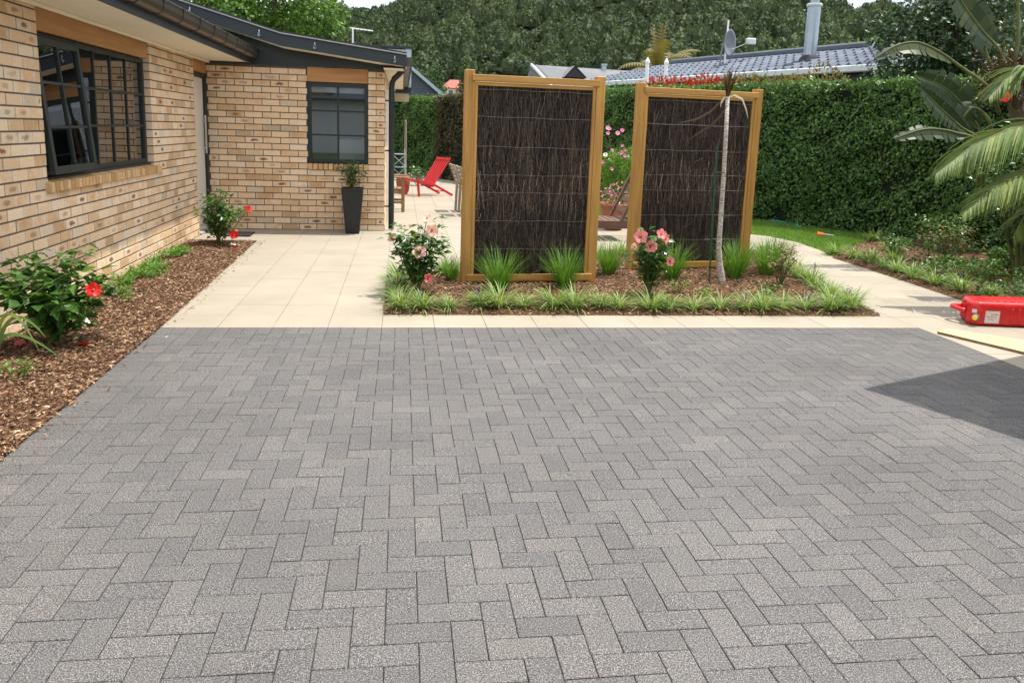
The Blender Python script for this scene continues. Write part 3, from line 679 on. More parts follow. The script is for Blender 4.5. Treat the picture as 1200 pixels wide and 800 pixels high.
def room(x0, x1, y0, y1, z0, z1, open_):
    V = [(x0, y0, z0), (x1, y0, z0), (x1, y1, z0), (x0, y1, z0), (x0, y0, z1), (x1, y0, z1), (x1, y1, z1), (x0, y1, z1)]
    F = {'-z': (0, 1, 2, 3), '+z': (4, 5, 6, 7), '-y': (0, 1, 5, 4), '+x': (1, 2, 6, 5), '+y': (2, 3, 7, 6), '-x': (3, 0, 4, 7)}
    g = G(); g.V = V; g.F = [f for kx, f in F.items() if kx != open_]; return g
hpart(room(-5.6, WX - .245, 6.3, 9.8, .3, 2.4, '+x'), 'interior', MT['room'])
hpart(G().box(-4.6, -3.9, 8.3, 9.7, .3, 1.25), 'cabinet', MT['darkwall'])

# end window, 2 x 3 panes
g = G(); y0, y1 = WY + .02, WY + .075; wz0, wz1 = .955, 2.062
g.box(W2[0], W2[0] + .055, y0, y1, wz0, wz1); g.box(W2[1] - .055, W2[1], y0, y1, wz0, wz1); g.box(W2[0] + .055, W2[1] - .055, y0, y1, wz0, wz0 + .055); g.box(W2[0] + .055, W2[1] - .055, y0, y1, wz1 - .055, wz1)
win2 = hpart(g, 'window', MT['frame'], bevel=.003)
cx_ = (W2[0] + W2[1]) / 2; cols = [W2[0] + .055, cx_, W2[1] - .055]; rws = [wz0 + .055, 1.345, 1.678, wz1 - .055]
hpart(G().box(cx_ - .013, cx_ + .013, y0 + .01, y1 - .012, rws[0], rws[-1]), 'glazing_bar', MT['frame'], win2)
for z_ in rws[1:-1]: hpart(G().box(cols[0], cols[-1], y0 + .012, y1 - .015, z_ - .012, z_ + .012), 'glazing_bar', MT['frame'], win2)
for i in range(2):
    for j in range(3): hpart(G().box(cols[i] + (.013 if i else 0), cols[i + 1] - (.013 if i == 0 else 0), y0 + .03, y0 + .034, rws[j] + (.012 if j else 0), rws[j + 1] - .012), 'pane', MT['glass'], win2)
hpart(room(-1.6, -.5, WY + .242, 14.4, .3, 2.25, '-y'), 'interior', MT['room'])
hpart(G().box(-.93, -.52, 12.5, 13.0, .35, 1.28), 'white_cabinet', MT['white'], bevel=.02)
hpart(G().box(W2[0] + .03, W2[1] - .03, WY + .09, WY + .10, 1.93, 2.02), 'blind_fold', MT['blind'], win2)

# front door in its recess
dX = WX - .055
door = hpart(G().box(dX - .04, dX, DR[0] + .03, DR[1], .03, 2.05), 'door', MT['door'], bevel=.003)
g = G().box(dX - .05, WX - .02, DR[1] + .002, WY - .004, 0, 2.11); g.box(dX - .05, dX + .03, DR[0], DR[1] + .002, 2.055, 2.11); g.box(dX - .05, dX + .02, DR[0] - .002, DR[0] + .028, 0, 2.055)
hpart(g, 'door_frame', MT['frame'])
hpart(G().tube([(dX + .045, DR[1] - .09, 1.05), (dX + .045, DR[1] - .09, 1.56)], .013, 8).tube([(dX - .005, DR[1] - .09, 1.12), (dX + .045, DR[1] - .09, 1.12)], .009, 6).tube([(dX - .005, DR[1] - .09, 1.49), (dX + .045, DR[1] - .09, 1.49)], .009, 6), 'handle', MT['steel'], door)
hpart(G().box(dX - .05, WX + .02, DR[0], DR[1] + .002, -.01, .03), 'door_step', MT['concrete'])

# eaves along the side wall
SX = -2.06
hpart(G().box(WX - .1, SX, -1.0, WY - .002, TOP, TOP + .012), 'soffit', MT['soffit'])
hpart(G().box(WX + .002, WX + .035, -1.0, WY - .004, TOP - .03, TOP - .001), 'soffit_trim', MT['soffit'], bevel=.006)
hpart(G().box(SX, SX + .028, -1.0, WY - .004, TOP - .02, TOP + .17), 'fascia', MT['fascia'], bevel=.003)
gx = SX + .029
prof = [(gx, 2.335), (gx + .055, 2.335), (gx + .085, 2.355), (gx + .098, 2.39), (gx + .10, 2.445), (gx + .108, 2.45), (gx + .108, 2.458), (gx + .094, 2.458), (gx + .088, 2.395), (gx + .075, 2.362), (gx + .05, 2.345), (gx + .008, 2.345), (gx + .008, 2.455), (gx, 2.455)]
gut = hpart(G().prism(prof, -1.0, WY - .02, 'y'), 'gutter', MT['gutter'], bevel=.002)
hpart(G().prism([prof[i] for i in range(7)] + [(gx, 2.458)], WY - .0195, WY - .012, 'y'), 'end_cap', MT['steel'], gut)
yv = 4.2
while yv < 11.8:
    hpart(G().prism([(gx + .003, 2.331), (gx + .056, 2.331), (gx + .088, 2.352), (gx + .102, 2.388), (gx + .111, 2.456), (gx + .111, 2.464), (gx + .003, 2.464)], yv, yv + .012, 'y'), 'gutter_bracket', MT['fascia'], gut); yv += .62
rs = math.tan(R(22))
hpart(G().prism([(SX + .05, 2.462), (-6.6, 2.462 + rs * 4.59), (-6.6, 2.50 + rs * 4.59), (SX + .05, 2.50)], -1.0, 11.49, 'y'), 'roof', MT['roof'])

# wing roof with cranked verge over the end wall
RP = [(0.06, 2.455), (-1.60, 2.655), (-3.2, 3.10), (-5.4, 3.72)]
VY = 11.52
def band(pts, t0, t1): return [(a, b - t0) for a, b in pts] + [(a, b - t1) for a, b in pts[::-1]]
wr = hpart(G().prism(band(RP, -.025, 0.012) , VY - .02, 19.0, 'y'), 'roof', MT['roof'])
hpart(G().prism(band(RP, .014, .165), VY, VY + .028, 'y'), 'barge_board', MT['fascia'])
hpart(G().prism(band(RP, -.004, .011), VY - .03, VY - .002, 'y'), 'barge_flashing', MT['wire'])
hpart(G().prism(band(RP, .150, .164), VY + .029, WY - .021, 'y'), 'verge_soffit', MT['soffit'])
hpart(G().prism(band(RP, .10, .148), WY - .34, WY - .30, 'y'), 'verge_batten', MT['soffit'])
g = G().prism([(0.02, 2.268), (0.02, 2.29), (-1.60, 2.489), (-2.62, 2.77), (-2.62, 2.268)], WY - .02, WY + .004, 'y')
hpart(g, 'gable_infill', MT['fascia'])
hpart(G().box(EX - .01, .02, WY - .30, 19.0, 2.262, 2.275), 'soffit', MT['soffit'])
hpart(G().box(.021, .045, VY + .03, 19.0, 2.255, 2.43), 'fascia', MT['fascia'])
hpart(G().prism([(.046, 2.30), (.11, 2.30), (.135, 2.33), (.14, 2.42), (.046, 2.42)], VY + .05, 19.0, 'y'), 'gutter', MT['gutter'])
for bx_ in (-2.72, -1.86, -1.15, -.10):
    zt = np.interp(-bx_, [-.06, 1.6, 3.2], [2.455, 2.655, 3.10])
    hk = hpart(G().tube([(bx_, VY - .002, zt - .06), (bx_, VY - .03, zt - .055), (bx_, VY - .035, zt - .075)], .006, 6), 'light_hook', MT['steel'])
    hpart(G().lathe([(.004, .035), (.012, .03), (.022, .01), (.02, -.012), (.004, -.025)], 8, (bx_, VY - .035, zt - .11)), 'bulb', MT['glass'], hk)
# downpipe by the corner
px_ = -.145
g = G().tube([(px_, 12.06, .02), (px_, 12.06, 2.02), (px_ + .006, 12.06, 2.10), (px_ + .035, 12.06, 2.16), (px_ + .10, 12.06, 2.22), (px_ + .16, 12.06, 2.29)], .041, 14)
dp = hpart(g, 'downpipe', MT['fascia'], smooth=True)
for z_ in (.35, 1.15, 1.85): hpart(G().lathe([(.046, -.012), (.046, .012)], 14, (px_, 12.06, z_)).box(EX - .005, px_ - .04, 12.045, 12.075, z_ - .01, z_ + .01), 'pipe_clip', MT['fascia'], dp)
# sliding door frames on the patio side
for yv in (13.2, 14.3, 15.4, 16.5):
    hpart(G().box(EX - .008, EX + .03, yv, yv + .07, .02, 2.05), 'patio_door_frame', MT['white'])
# rear clerestory above the wing
CYR = 18.0
for i in range(24):
    xx = -2.2 + i * .095
    hpart(G().box(xx, xx + .06, CYR - .02, CYR, 2.35, 3.085), 'cladding_rib', MT['corr'])
hpart(G().box(-2.3, .06, CYR, CYR + .03, 2.35, 3.085), 'clerestory_wall', MT['corr'])
hpart(G().box(.06, .19, CYR - .035, CYR + .04, 2.31, 3.10), 'corner_board', MT['bluegrey'])
hpart(G().prism([(-2.4, 3.09), (.22, 3.105), (.22, 3.15), (-2.4, 3.14)], CYR - .06, CYR + 3.0, 'y'), 'clerestory_roof', MT['roof'])
hpart(G().box(-.14, .195, CYR - .16, CYR - .04, 2.19, 2.305), 'rear_gutter', MT['fascia'])
hpart(G().box(-.23, .145, CYR - .13, CYR - .10, 2.01, 2.175), 'beam_end', MT['beige'])
an = thing('tv_antenna', 'thin white television antenna standing above the left roof edge', 'antenna', (-1.04, CYR + .3, 3.13))
G().tube([(0, 0, 0), (0, 0, .36)], .02, 6).obj('mast', MT['white'], an)
g = G().tube([(-.06, 0, .37), (.42, 0, .33)], .014, 6); g.obj('boom', MT['white'], an)
for i in range(6): G().tube([(-.03 + i * .085, -.16, .368 - i * .007), (-.03 + i * .085, .16, .368 - i * .007)], .006, 5).obj('element', MT['white'], an)

# doormat
dm = G().box(-.22, .22, -.2, .2, 0, .014).obj('doormat', MT['mat'], bevel=.004); dm.location = (-2.2, 11.3, .002)
tag(dm, 'small dark doormat on cream tiles before the front door', 'doormat')

# garage beyond the right edge of the view; its roof corner shades the driveway
GA = Vector((.918, .397, 0)); GB = Vector((.384, -.923, 0)); GH = 2.8; ct = GH / math.tan(R(SUN_EL))
gc = Vector((2.84 + ct * math.cos(R(SUN_AZ)), 4.52 + ct * math.sin(R(SUN_AZ)), 0))
gar = thing('garage', 'cream plastered garage with overhanging dark flat roof beside the driveway', 'garage', gc, math.atan2(GA.y, GA.x))
G().box(0, 7.2, -6.4, 0, GH - .16, GH).obj('roof', MT['roof'], gar, bevel=.01)
G().box(.55, 6.7, -5.9, -.55, -.05, GH - .17).obj('wall', MT['creamwall'], gar)
g = G()
for i in range(5): g.box(.525, .548, -4.6, -1.6, .04 + i * .42, .44 + i * .42)
g.obj('garage_door', MT['door'], gar)

# ------------------------------------------------------------------ brushwood screens
def screen(loc, rz, W, label, joints):
    t = thing('brushwood_screen', label, 'screen', loc, rz, 'timber framed brushwood screens in the garden bed')
    H, pw = 2.03, .088
    for x0, nm in ((0, 'post'), (W - pw, 'post')):
        G().box(x0, x0 + pw, -.045, .045, -.05, H + random.uniform(-.006, .006)).obj(nm, MT['timber'], t, bevel=.004)
    for x0 in (pw + .001, W - pw - .033): G().box(x0, x0 + .032, -.038, .02, .075, H - .105).obj('batten', MT['timber'], t, bevel=.003)
    G().box(pw * .72, W - pw * .72, -.067, -.046, H - .097, H - .038).obj('top_rail', MT['timberx'], t, bevel=.003)
    G().box(pw + .001, W - pw - .001, -.040, .03, H - .135, H - .1).obj('top_batten', MT['timberx'], t, bevel=.003)
    G().box(pw * .55, W - pw * .55, -.062, -.046, .055, .12).obj('bottom_rail', MT['timberx'], t, bevel=.003)
    G().box(pw + .001, W - pw - .001, -.036, .03, .04, .074).obj('bottom_batten', MT['timberx'], t, bevel=.003)
    x0, x1, z0, z1 = pw + .034, W - pw - .034, .076, H - .137
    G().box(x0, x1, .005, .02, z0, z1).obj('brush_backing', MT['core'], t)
    n = int(6500 * W); X = rng.uniform(x0 + .002, x1 - .002, n); Ln = rng.uniform(.06, .34, n); zc = rng.uniform(z0, z1, n)
    a = np.clip(zc - Ln / 2, z0, z1); b = np.clip(zc + Ln / 2, z0, z1); le = rng.normal(0, .016, n); Yv = rng.uniform(-.028, .006, n); wv = rng.uniform(.0007, .0020, n)
    stray = rng.random(n) < .02; Ln2 = np.where(stray, .5, 1.0); a = zc - (zc - a) * Ln2; b = zc + (b - zc) * Ln2; le = np.where(stray, rng.normal(0, .045, n), le); Yv = np.where(stray, -.033, Yv)
    P = []
    for f in (0, .5, 1):
        zz_ = a + (b - a) * f; xx = np.clip(X + le * (f - .5) * 2 + (rng.normal(0, .006, n) if f == .5 else 0), x0, x1)
        P += [np.stack([xx - wv, Yv, zz_], 1), np.stack([xx, Yv - wv * 1.4, zz_], 1), np.stack([xx + wv, Yv, zz_], 1)]
    V = np.stack(P, 1); F = np.array([(0, 1, 4, 3), (1, 2, 5, 4), (3, 4, 7, 6), (4, 5, 8, 7)])
    FF = (F[None] + (np.arange(n) * 9)[:, None, None]).reshape(-1, 4); r = np.clip(rng.random(n) ** 1.15 * .92 + .04 * stray + .10 * np.exp(-((zc - 1.0) / .22) ** 2) - .05 * (np.abs((zc - .364) % .27 - .0) < .03), 0, 1)
    link('brush', mesh_np('brush', V.reshape(-1, 3), FF, {'rnd': np.repeat(r, 4)}), MT['brush'], t, 'stuff')
    for z_ in (1.865, 1.615, 1.34, 1.075, .91, .638, .364):
        pts = [(x0 + (x1 - x0) * i / 8, -.037, z_ + .004 * math.sin(i * 1.7 + z_ * 9)) for i in range(9)]
        G().tube(pts, .0015, 5).obj('wire', MT['wire'], t)
    return t
screen((.575, 7.79, 0), math.atan2(.14, 1.357), 1.364, 'golden timber framed brushwood screen nearer the house, left of the two', 0)
screen((2.467, 8.65, 0), math.atan2(.25, 1.49), 1.512, 'golden timber framed brushwood screen behind the thin pale trunk, right of the two', 0)

# ------------------------------------------------------------------ flowers and shrubs
def petal_flower(parent, c, d, size, mat, npet=5, part='flower', ruffle=.2, throat=True, stamen=True):
    """a hibiscus bloom facing d at c (parent space)"""
    d = Vector(d).normalized(); a = d.orthogonal().normalized(); b = d.cross(a); V, F = [], []; c = Vector(c)
    ph = random.random() * 6
    for k_ in range(npet):
        t = ph + 2 * math.pi * k_ / npet; rows = []
        for (r, w, up) in ((.08, .10, -.16), (.45, .40, .0), (.8, .56, .15), (1.0, .30, .13)):
            for s in (-1, -.4, .4, 1):
                ang = t + s * w * .95 / max(.35, r) * .9
                up2 = up + ruffle * math.sin(s * 5 + r * 7 + k_) * r
                V.append(c + (a * math.cos(ang) + b * math.sin(ang)) * r * size * (1 - .10 * abs(s) * (r > .9)) + d * up2 * size)
        o = k_ * 16
        for i in range(3):
            for j in range(3): F.append((o + i * 4 + j, o + i * 4 + j + 1, o + i * 4 + j + 5, o + i * 4 + j + 4))
    f = link(part, mesh_np(part, [tuple(v) for v in V], F, {'rnd': [random.random()] * len(F)}, smooth=True), mat, parent)
    if throat: G().lathe([(.02 * size, -.1 * size), (.17 * size, .0), (.2 * size, .035 * size), (.05 * size, .05 * size)], 8).obj('throat', MT['throat'], f).matrix_local = Matrix.Translation(c) @ d.to_track_quat('Z', 'Y').to_matrix().to_4x4()
    if stamen:
        tip = c + d * size * .75 + a * size * .12
        G().tube([c, c + d * size * .4, tip], [.03 * size, .025 * size, .06 * size], 6).obj('stamen', MT['yellow'], f)
    return f

def shrub(name, label, cat, loc, rx, ry, h, nleaf, lsize, lmat, stems=7, flowers=(), group=None, low=.12, wid=1.0, seed=1, droop=.35, bushy=.5, leafname='leaves'):
    g_ = np.random.default_rng(seed); t = thing(name, label, cat, loc, 0, group)
    tips = []; g = G()
    for i in range(stems):
        az = 2 * math.pi * i / stems + g_.normal(0, .35); rr = math.sqrt(g_.random()) * .95; hh = h * (0.62 + .38 * g_.random()) * (1.0 - .22 * rr)
        e = Vector((math.cos(az) * rr * rx, math.sin(az) * rr * ry, hh)); m = Vector((e.x * .35, e.y * .35, hh * .5)) + Vector((g_.normal(0, .02), g_.normal(0, .02), 0))
        b0 = Vector((g_.normal(0, .03 * rx), g_.normal(0, .03 * ry), -.02)); pts = [b0, (b0 + m) / 2, m, (m + e) / 2 + Vector((0, 0, .02)), e]
        g.tube(pts, [.009 * h + .003, .007 * h + .003, .006 * h + .002, .004, .002], 5, False); tips.append(pts)
    g.obj('stems', MT['stem'], t)
    P, D, N = [], [], []
    for i in range(nleaf):
        pts = tips[int(g_.integers(stems))]; u_ = 1 + 2.98 * (low + (1 - low) * g_.random() ** .75); j = int(u_); f = u_ - j; j = min(j, 3); p = pts[j].lerp(pts[j + 1], f)
        off = g_.normal(size=3) * np.array([rx, ry, h * .35]) * .16 * bushy * 2; az = g_.random() * 6.283
        q = np.array(p) + off; q[2] = max(q[2], .02)
        out = np.array([q[0] + math.cos(az) * rx * .7, q[1] + math.sin(az) * ry * .7, 0]); out /= max(1e-6, np.linalg.norm(out))
        P.append(q); D.append(out + np.array([0, 0, g_.normal(.05, droop)])); N.append(np.array([g_.normal(0, .35), g_.normal(0, .35), 1]))
    P, D, N = map(np.array, (P, D, N)); S = lsize * g_.uniform(.5, 1.15, nleaf)
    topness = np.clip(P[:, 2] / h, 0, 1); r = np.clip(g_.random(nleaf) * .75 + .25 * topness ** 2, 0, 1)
    leaves(leafname, LEAF, P, D, N, S, lmat, t, 'stuff', r, np.full(nleaf, wid))
    for (c, d, s, m) in flowers:
        petal_flower(t, c, d, s, m)
        G().tube([(c[0] * .45, c[1] * .45, max(.05, c[2] - .26)), (c[0] * .8, c[1] * .8, c[2] - .1), c], [.005, .004, .003], 5, False).obj('flower_stem', MT['stem'], t)
    return t

shrub('hibiscus_bush', 'leafy hibiscus with one red bloom, nearest the camera beside the brick wall', 'shrub', (-2.2, 5.50, .02), .31, .30, .73, 1000, .102, MT['hibleaf'], 12, [((.27, -.12, .40), (.5, -.75, .3), .054, MT['red'])], 'hibiscus bushes', seed=3, low=.05, wid=1.15)
shrub('hibiscus_bush', 'hibiscus with two red blooms by the front door, at the end of the mulch bed', 'shrub', (-2.17, 10.15, .02), .33, .30, .68, 900, .078, MT['hibleaf'], 12, [((.36, -.05, .45), (.8, -.5, .2), .05, MT['red']), ((.22, -.25, .17), (.3, -.8, .1), .06, MT['red'])], 'hibiscus bushes', seed=5, low=.05)
shrub('hibiscus_bush', 'hibiscus with pale pink blooms at the left corner of the centre bed', 'shrub', (.14, 7.33, .02), .27, .23, .76, 900, .085, MT['hibleaf'], 12,
      [((.13, -.12, .585), (.1, -.95, .15), .062, MT['palepink']), ((.02, -.19, .40), (-.1, -.7, .6), .07, MT['palepink']), ((-.22, -.05, .50), (-.3, -.3, .8), .055, MT['palepink']), ((.10, -.2, .17), (.5, -.8, .1), .05, MT['pink']), ((.09, .0, .68), (0, -.6, .6), .05, MT['palepink'])], 'hibiscus bushes', seed=8, low=.05)
shrub('hibiscus_bush', 'upright hibiscus with bright pink blooms in the middle of the centre bed', 'shrub', (2.27, 7.20, .02), .19, .17, .74, 560, .085, MT['hibleaf'], 10,
      [((-.13, -.1, .575), (-.2, -.9, .35), .07, MT['pink']), ((.06, -.1, .60), (.2, -.9, .5), .055, MT['pink']), ((.11, -.09, .555), (.6, -.7, .1), .05, MT['pink']), ((-.04, -.13, .49), (0, -.95, .1), .06, MT['pink']), ((.15, -.13, .36), (.3, -.9, .1), .05, MT['pink']), ((-.16, -.02, .47), (-.7, -.5, .1), .04, MT['palepink']), ((.05, .02, .47), (.4, -.8, .1), .035, MT['palepink'])], 'hibiscus bushes', seed=11, low=.02)
shrub('red_leaved_shrub', 'small open shrub with reddish leaves at right of the centre bed', 'shrub', (3.86, 7.80, .02), .22, .18, .50, 260, .055, MT['tan'], 9, seed=14, low=.35)
for q, (x, y, s, lab) in enumerate([(2.78, 7.12, .11, 'low light green seedling shrub in front of the pale trunk'), (2.62, 7.38, .12, 'low light green seedling shrub between pink hibiscus and pale trunk'), (3.52, 7.30, .12, 'low light green seedling shrub right of the pale trunk'), (-2.13, 4.78, .10, 'tiny green seedling alone in the mulch nearest the camera'), (3.30, 7.05, .10, 'low light green seedling shrub behind the front border, right of centre')]):
    shrub('seedling_shrub', lab, 'shrub', (x, y, .02), s, s, s * 1.3, 70, .04, MT['fern' if q != 3 else 'tuft'], 7, (), 'small seedling shrubs', seed=20 + q)

# black planter with a clipped shrub
pl = thing('tall_planter', 'tall tapered black planter against the end wall under the small window', 'planter', (-.675, 11.66, 0))
def sqtaper(prof):
    g = G(); V = []; F = []
    for w_, z_ in prof: V += [(-w_, -w_, z_), (w_, -w_, z_), (w_, w_, z_), (-w_, w_, z_)]
    for i in range(len(prof) - 1): F += [(i * 4 + k_, i * 4 + (k_ + 1) % 4, i * 4 + 4 + (k_ + 1) % 4, i * 4 + 4 + k_) for k_ in range(4)]
    F += [(3, 2, 1, 0)]; g.V, g.F = V, F + [tuple(len(V) - 4 + k_ for k_ in range(4))]; return g
sqtaper([(.092, 0), (.148, .64), (.132, .64), (.128, .60)]).obj('pot', MT['potblack'], pl, bevel=.004)
G().box(-.127, .127, -.127, .127, .585, .606).obj('soil', MT['mulch'], pl)
shrub('potted_shrub', 'small leafy shrub with pinkish buds growing in the black planter', 'shrub', (-.675, 11.66, .60), .21, .18, .42, 700, .052, MT['hibleaf'], 10, (), seed=31, low=.05)

# strappy border plants
LIRM = [mesh_np('blades', *(lambda q: (q[0], q[1], {'rnd': q[2]}))(blade_mesh(125, .045, .16, .34, .0095, .60, 1.25, 5, 50 + i))) for i in range(5)]
SPIKE = []
for i in range(2):
    g = G().tube([(0, 0, .04), (.005, 0, .2)], .002, 4)
    nf = 34; P = np.stack([rng.normal(0, .006, nf), rng.normal(0, .006, nf), rng.uniform(.14, .235, nf)], 1); SPIKE.append((g.mesh('flower_stalk'), P))
ORD = ['first', 'second', 'third', 'fourth', 'fifth', 'sixth', 'seventh', 'eighth', 'ninth', 'tenth', 'eleventh', 'twelfth', 'thirteenth', 'fourteenth', 'fifteenth', 'sixteenth', 'seventeenth', 'eighteenth', 'nineteenth', 'twentieth', 'twenty-first']
lcount = [0]
def liriope(x, y, label, group, s=1.0, spike=False, z=.02):
    t = thing('lily_turf_clump', label, 'plant', (x, y, z), random.random() * 6, group); t.scale = (s, s, s * random.uniform(.66, .88))
    link('blades', LIRM[lcount[0] % 5], MT['liriope'], t); lcount[0] += 1
    if spike:
        sp_ = SPIKE[lcount[0] % 2]; st_ = link('flower_stalk', sp_[0], MT['stem'], t); st_.location = (.02, .01, 0)
        leaves('florets', LEAF2, sp_[1], unit(34), unit(34), np.full(34, .016), MT['purple'], st_)
    return t
xs_ = np.linspace(.0, 4.02, 20)
for i, x in enumerate(xs_):
    liriope(x + random.uniform(-.04, .04), 6.70 + random.uniform(-.035, .06), 'variegated lily turf clump, %s from the left in the front row of the centre bed' % ORD[i], 'lily turf along the front of the centre bed', random.uniform(.72, 1.16), i in (1, 3, 14, 17, 19))
for i, y in enumerate((7.0, 7.28, 7.56, 7.86, 8.2)):
    liriope(-.02 + random.uniform(-.03, .03), y, 'variegated lily turf clump, %s from the front along the left edge of the centre bed' % ORD[i], 'lily turf along the left edge of the centre bed', random.uniform(.8, 1.0), i == 1)
for i in range(10):
    f = i / 9; liriope(4.10 + .56 * f + random.uniform(-.05, .04), 6.95 + 3.0 * f, 'variegated lily turf clump, %s from the front along the path side of the centre bed' % ORD[i], 'lily turf along the path side of the centre bed', random.uniform(.8, 1.05), i in (0, 2, 3))
for i, (x, y) in enumerate(((.45, 8.35), (2.35, 9.5), (2.7, 9.75), (3.0, 9.9))):
    liriope(x, y, 'variegated lily turf clump at the back edge of the centre bed, %s from the house' % ORD[i], 'lily turf at the back of the centre bed', random.uniform(.9, 1.2))
# lush row along the far side of the path
for i in range(11):
    f = i / 10; X_ = 5.68 + .07 * math.sin(f * 9) + (.1 if f > .85 else 0); Y_ = 10.15 - 3.6 * f
    liriope(X_ + .08, Y_, 'dark strappy lily turf clump, %s from the lawn along the right edge of the path' % ORD[i], 'lily turf along the right edge of the path', random.uniform(.8, 1.0), i in (7,))
for i, (x, y) in enumerate(((6.25, 9.6), (6.2, 8.3), (6.35, 7.4), (7.2, 11.6), (6.7, 10.4))):
    liriope(x, y, 'strappy lily turf clump among the shrubs right of the path, %s from the front' % ORD[[3, 1, 0, 4, 2][i]], 'lily turf among the right shrubs', random.uniform(.9, 1.2))

# bright green grass tufts
TUFM = [mesh_np('blades', *(lambda q: (q[0], q[1], {'rnd': q[2]}))(blade_mesh(280, .065, .30, .56, .0062, .36, .70, 5, 80 + i))) for i in range(3)]
for i, (x, y, s, lab) in enumerate([(.91, 7.42, .95, 'bright green grass tuft in front of the left screen, the left one'), (1.56, 7.58, .92, 'bright green grass tuft in front of the left screen, the right one'), (2.18, 8.33, .85, 'bright green grass tuft between the two screens'), (2.80, 8.10, .95, 'bright green grass tuft just right of the pink hibiscus'), (3.53, 8.20, 1.0, 'bright green grass tuft right of the pale trunk, before the screen'), (3.98, 8.42, .95, 'bright green grass tuft outside the right post of the right screen'), (4.22, 8.72, .95, 'bright green grass tuft nearest the path, behind the right screen corner'), (.50, 7.95, .6, 'small grass tuft beside the left post of the left screen')]):
    t = thing('grass_tuft', lab, 'grass', (x, y, .015), i * 1.3, 'bright green grass tufts in the centre bed'); t.scale = (s, s, s); link('blades', TUFM[i % 3], MT['tuft'], t)

# strappy plant reaching in at the left edge
t = thing('strappy_plant', 'long leaved strappy plant reaching in at the left edge of the picture', 'plant', (-2.44, 4.97, .02))
q = blade_mesh(12, .05, .45, .85, .022, .5, 1.2, 7, 99); link('blades', mesh_np('blades', q[0], q[1], {'rnd': q[2]}), MT['liriope'], t)

def strap2(parent, ctrl, w):
    V, F = [], []; C_ = [Vector(c_) for c_ in ctrl]; m = 12
    for i in range(m + 1):
        f = i / m; a, b, c_ = C_; p = a * (1 - f) ** 2 + b * 2 * f * (1 - f) + c_ * f * f; d = ((b - a) * (1 - f) + (c_ - b) * f).normalized(); sd = d.cross(Vector((.3, -1, .4))).normalized(); ww = w * (1 - f ** 3 * .95); V += [tuple(p + sd * ww / 2), tuple(p - sd * ww / 2)]
    for i in range(m): F.append((2 * i, 2 * i + 1, 2 * i + 3, 2 * i + 2))
    link('blade', mesh_np('blade', V, F, {'rnd': [random.uniform(.3, .9)] * len(F)}), MT['liriope'], parent)
for c1, c2 in (((.16, -.03, .62), (.36, -.05, .12)), ((.15, .05, .50), (.42, -.1, .22)), ((.10, .0, .40), (.46, .02, .05)), ((.05, -.05, .5), (.24, -.15, .72))): strap2(t, [(.08, 0, 0), c1, c2], .024)
# ground cover along the wall
n = 5200; Yg = rng.uniform(6.3, 10.0, n); Xg = -2.40 + .09 * sn(Yg * 1.4, Yg * 0, s=2) + rng.normal(0, .085, n); ok = (sn(Xg * 4, Yg * 2.1, s=5) > .08) & (Xg > -2.62); Xg, Yg = Xg[ok], Yg[ok]; n = len(Xg)
P = np.stack([Xg, Yg, .03 + rng.random(n) * .075], 1); D = unit(n); D[:, 2] = np.abs(D[:, 2]) * .5 + .1
tag(leaves('ground_cover', LEAF, P, D, np.tile([0, 0, 1.0], (n, 1)) + rng.normal(0, .3, (n, 3)), rng.uniform(.022, .045, n), MT['tuft']), 'low green creeping ground cover in the mulch along the brick wall', 'ground cover')
fl_spots = [(-2.52, 9.55, 'whitef', 'white fallen bloom nearest the door end of the wall'), (-2.5, 9.1, 'whitef', 'white fallen bloom against the brick wall in the ground cover'), (-1.98, 10.0, 'whitef', 'white fallen bloom at the foot of the door hibiscus'), (-1.90, 9.7, 'red', 'red fallen bloom on the mulch by the tiles'), (-2.02, 5.42, 'red', 'red fallen bloom under the nearest hibiscus'), (-2.42, 5.45, 'pink', 'pink fallen bloom by the wall under the nearest hibiscus')]
for x, y, m, lab in fl_spots:
    f = thing('fallen_flower', lab, 'flower', (x, y, .045), random.random() * 6, 'fallen blooms on the mulch'); petal_flower(f, (0, 0, .01), (.2, -.3, 1), .035, MT[m], throat=False, stamen=False, part='petals')

# thin pale trunk with bronze top (dragon tree) and its green stake
dt = thing('dragon_tree', 'thin pale ringed trunk with bronze leaf tuft in front of the right screen', 'tree', (3.25, 7.87, 0))
pts = [(0.01, 0, -.03), (.005, 0, .08), (-.03, 0, .22), (-.055, 0, .40), (-.06, 0, .7), (-.065, 0, 1.1), (-.075, 0, 1.5), (-.09, 0, 1.89)]
G().tube(pts, [.042, .036, .032, .027, .024, .022, .021, .019], 12).obj('trunk', MT['trunk'], dt, smooth=True)
q = blade_mesh(34, .008, .2, .34, .017, .22, .25, 5, 123); o = link('leaf_tuft', mesh_np('leaf_tuft', q[0], q[1], {'rnd': q[2]}), MT['bronze'], dt); o.location = (-.09, 0, 1.87)
def strap(pts, w, mat, name, parent):
    V, F = [], []
    for i, p in enumerate(pts):
        d = Vector(pts[min(i + 1, len(pts) - 1)]) - Vector(pts[max(i - 1, 0)]); s = d.cross(Vector((0, -1, .25))).normalized(); f = i / (len(pts) - 1); ww = w * (1 - f ** 3 * .9) * (.6 + .4 * min(1, f * 5))
        V += [tuple(Vector(p) + s * ww / 2), tuple(Vector(p) - s * ww / 2)]
    for i in range(len(pts) - 1): F.append((2 * i, 2 * i + 1, 2 * i + 3, 2 * i + 2))
    return link(name, mesh_np(name, V, F, {'rnd': [random.random()] * len(F)}), mat, parent)
strap([(-.09, 0, 1.88), (-.16, -.01, 1.84), (-.26, -.02, 1.74), (-.38, -.02, 1.67), (-.52, -.02, 1.63), (-.58, -.02, 1.62)], .02, MT['bronze'], 'drooping_leaf', dt)
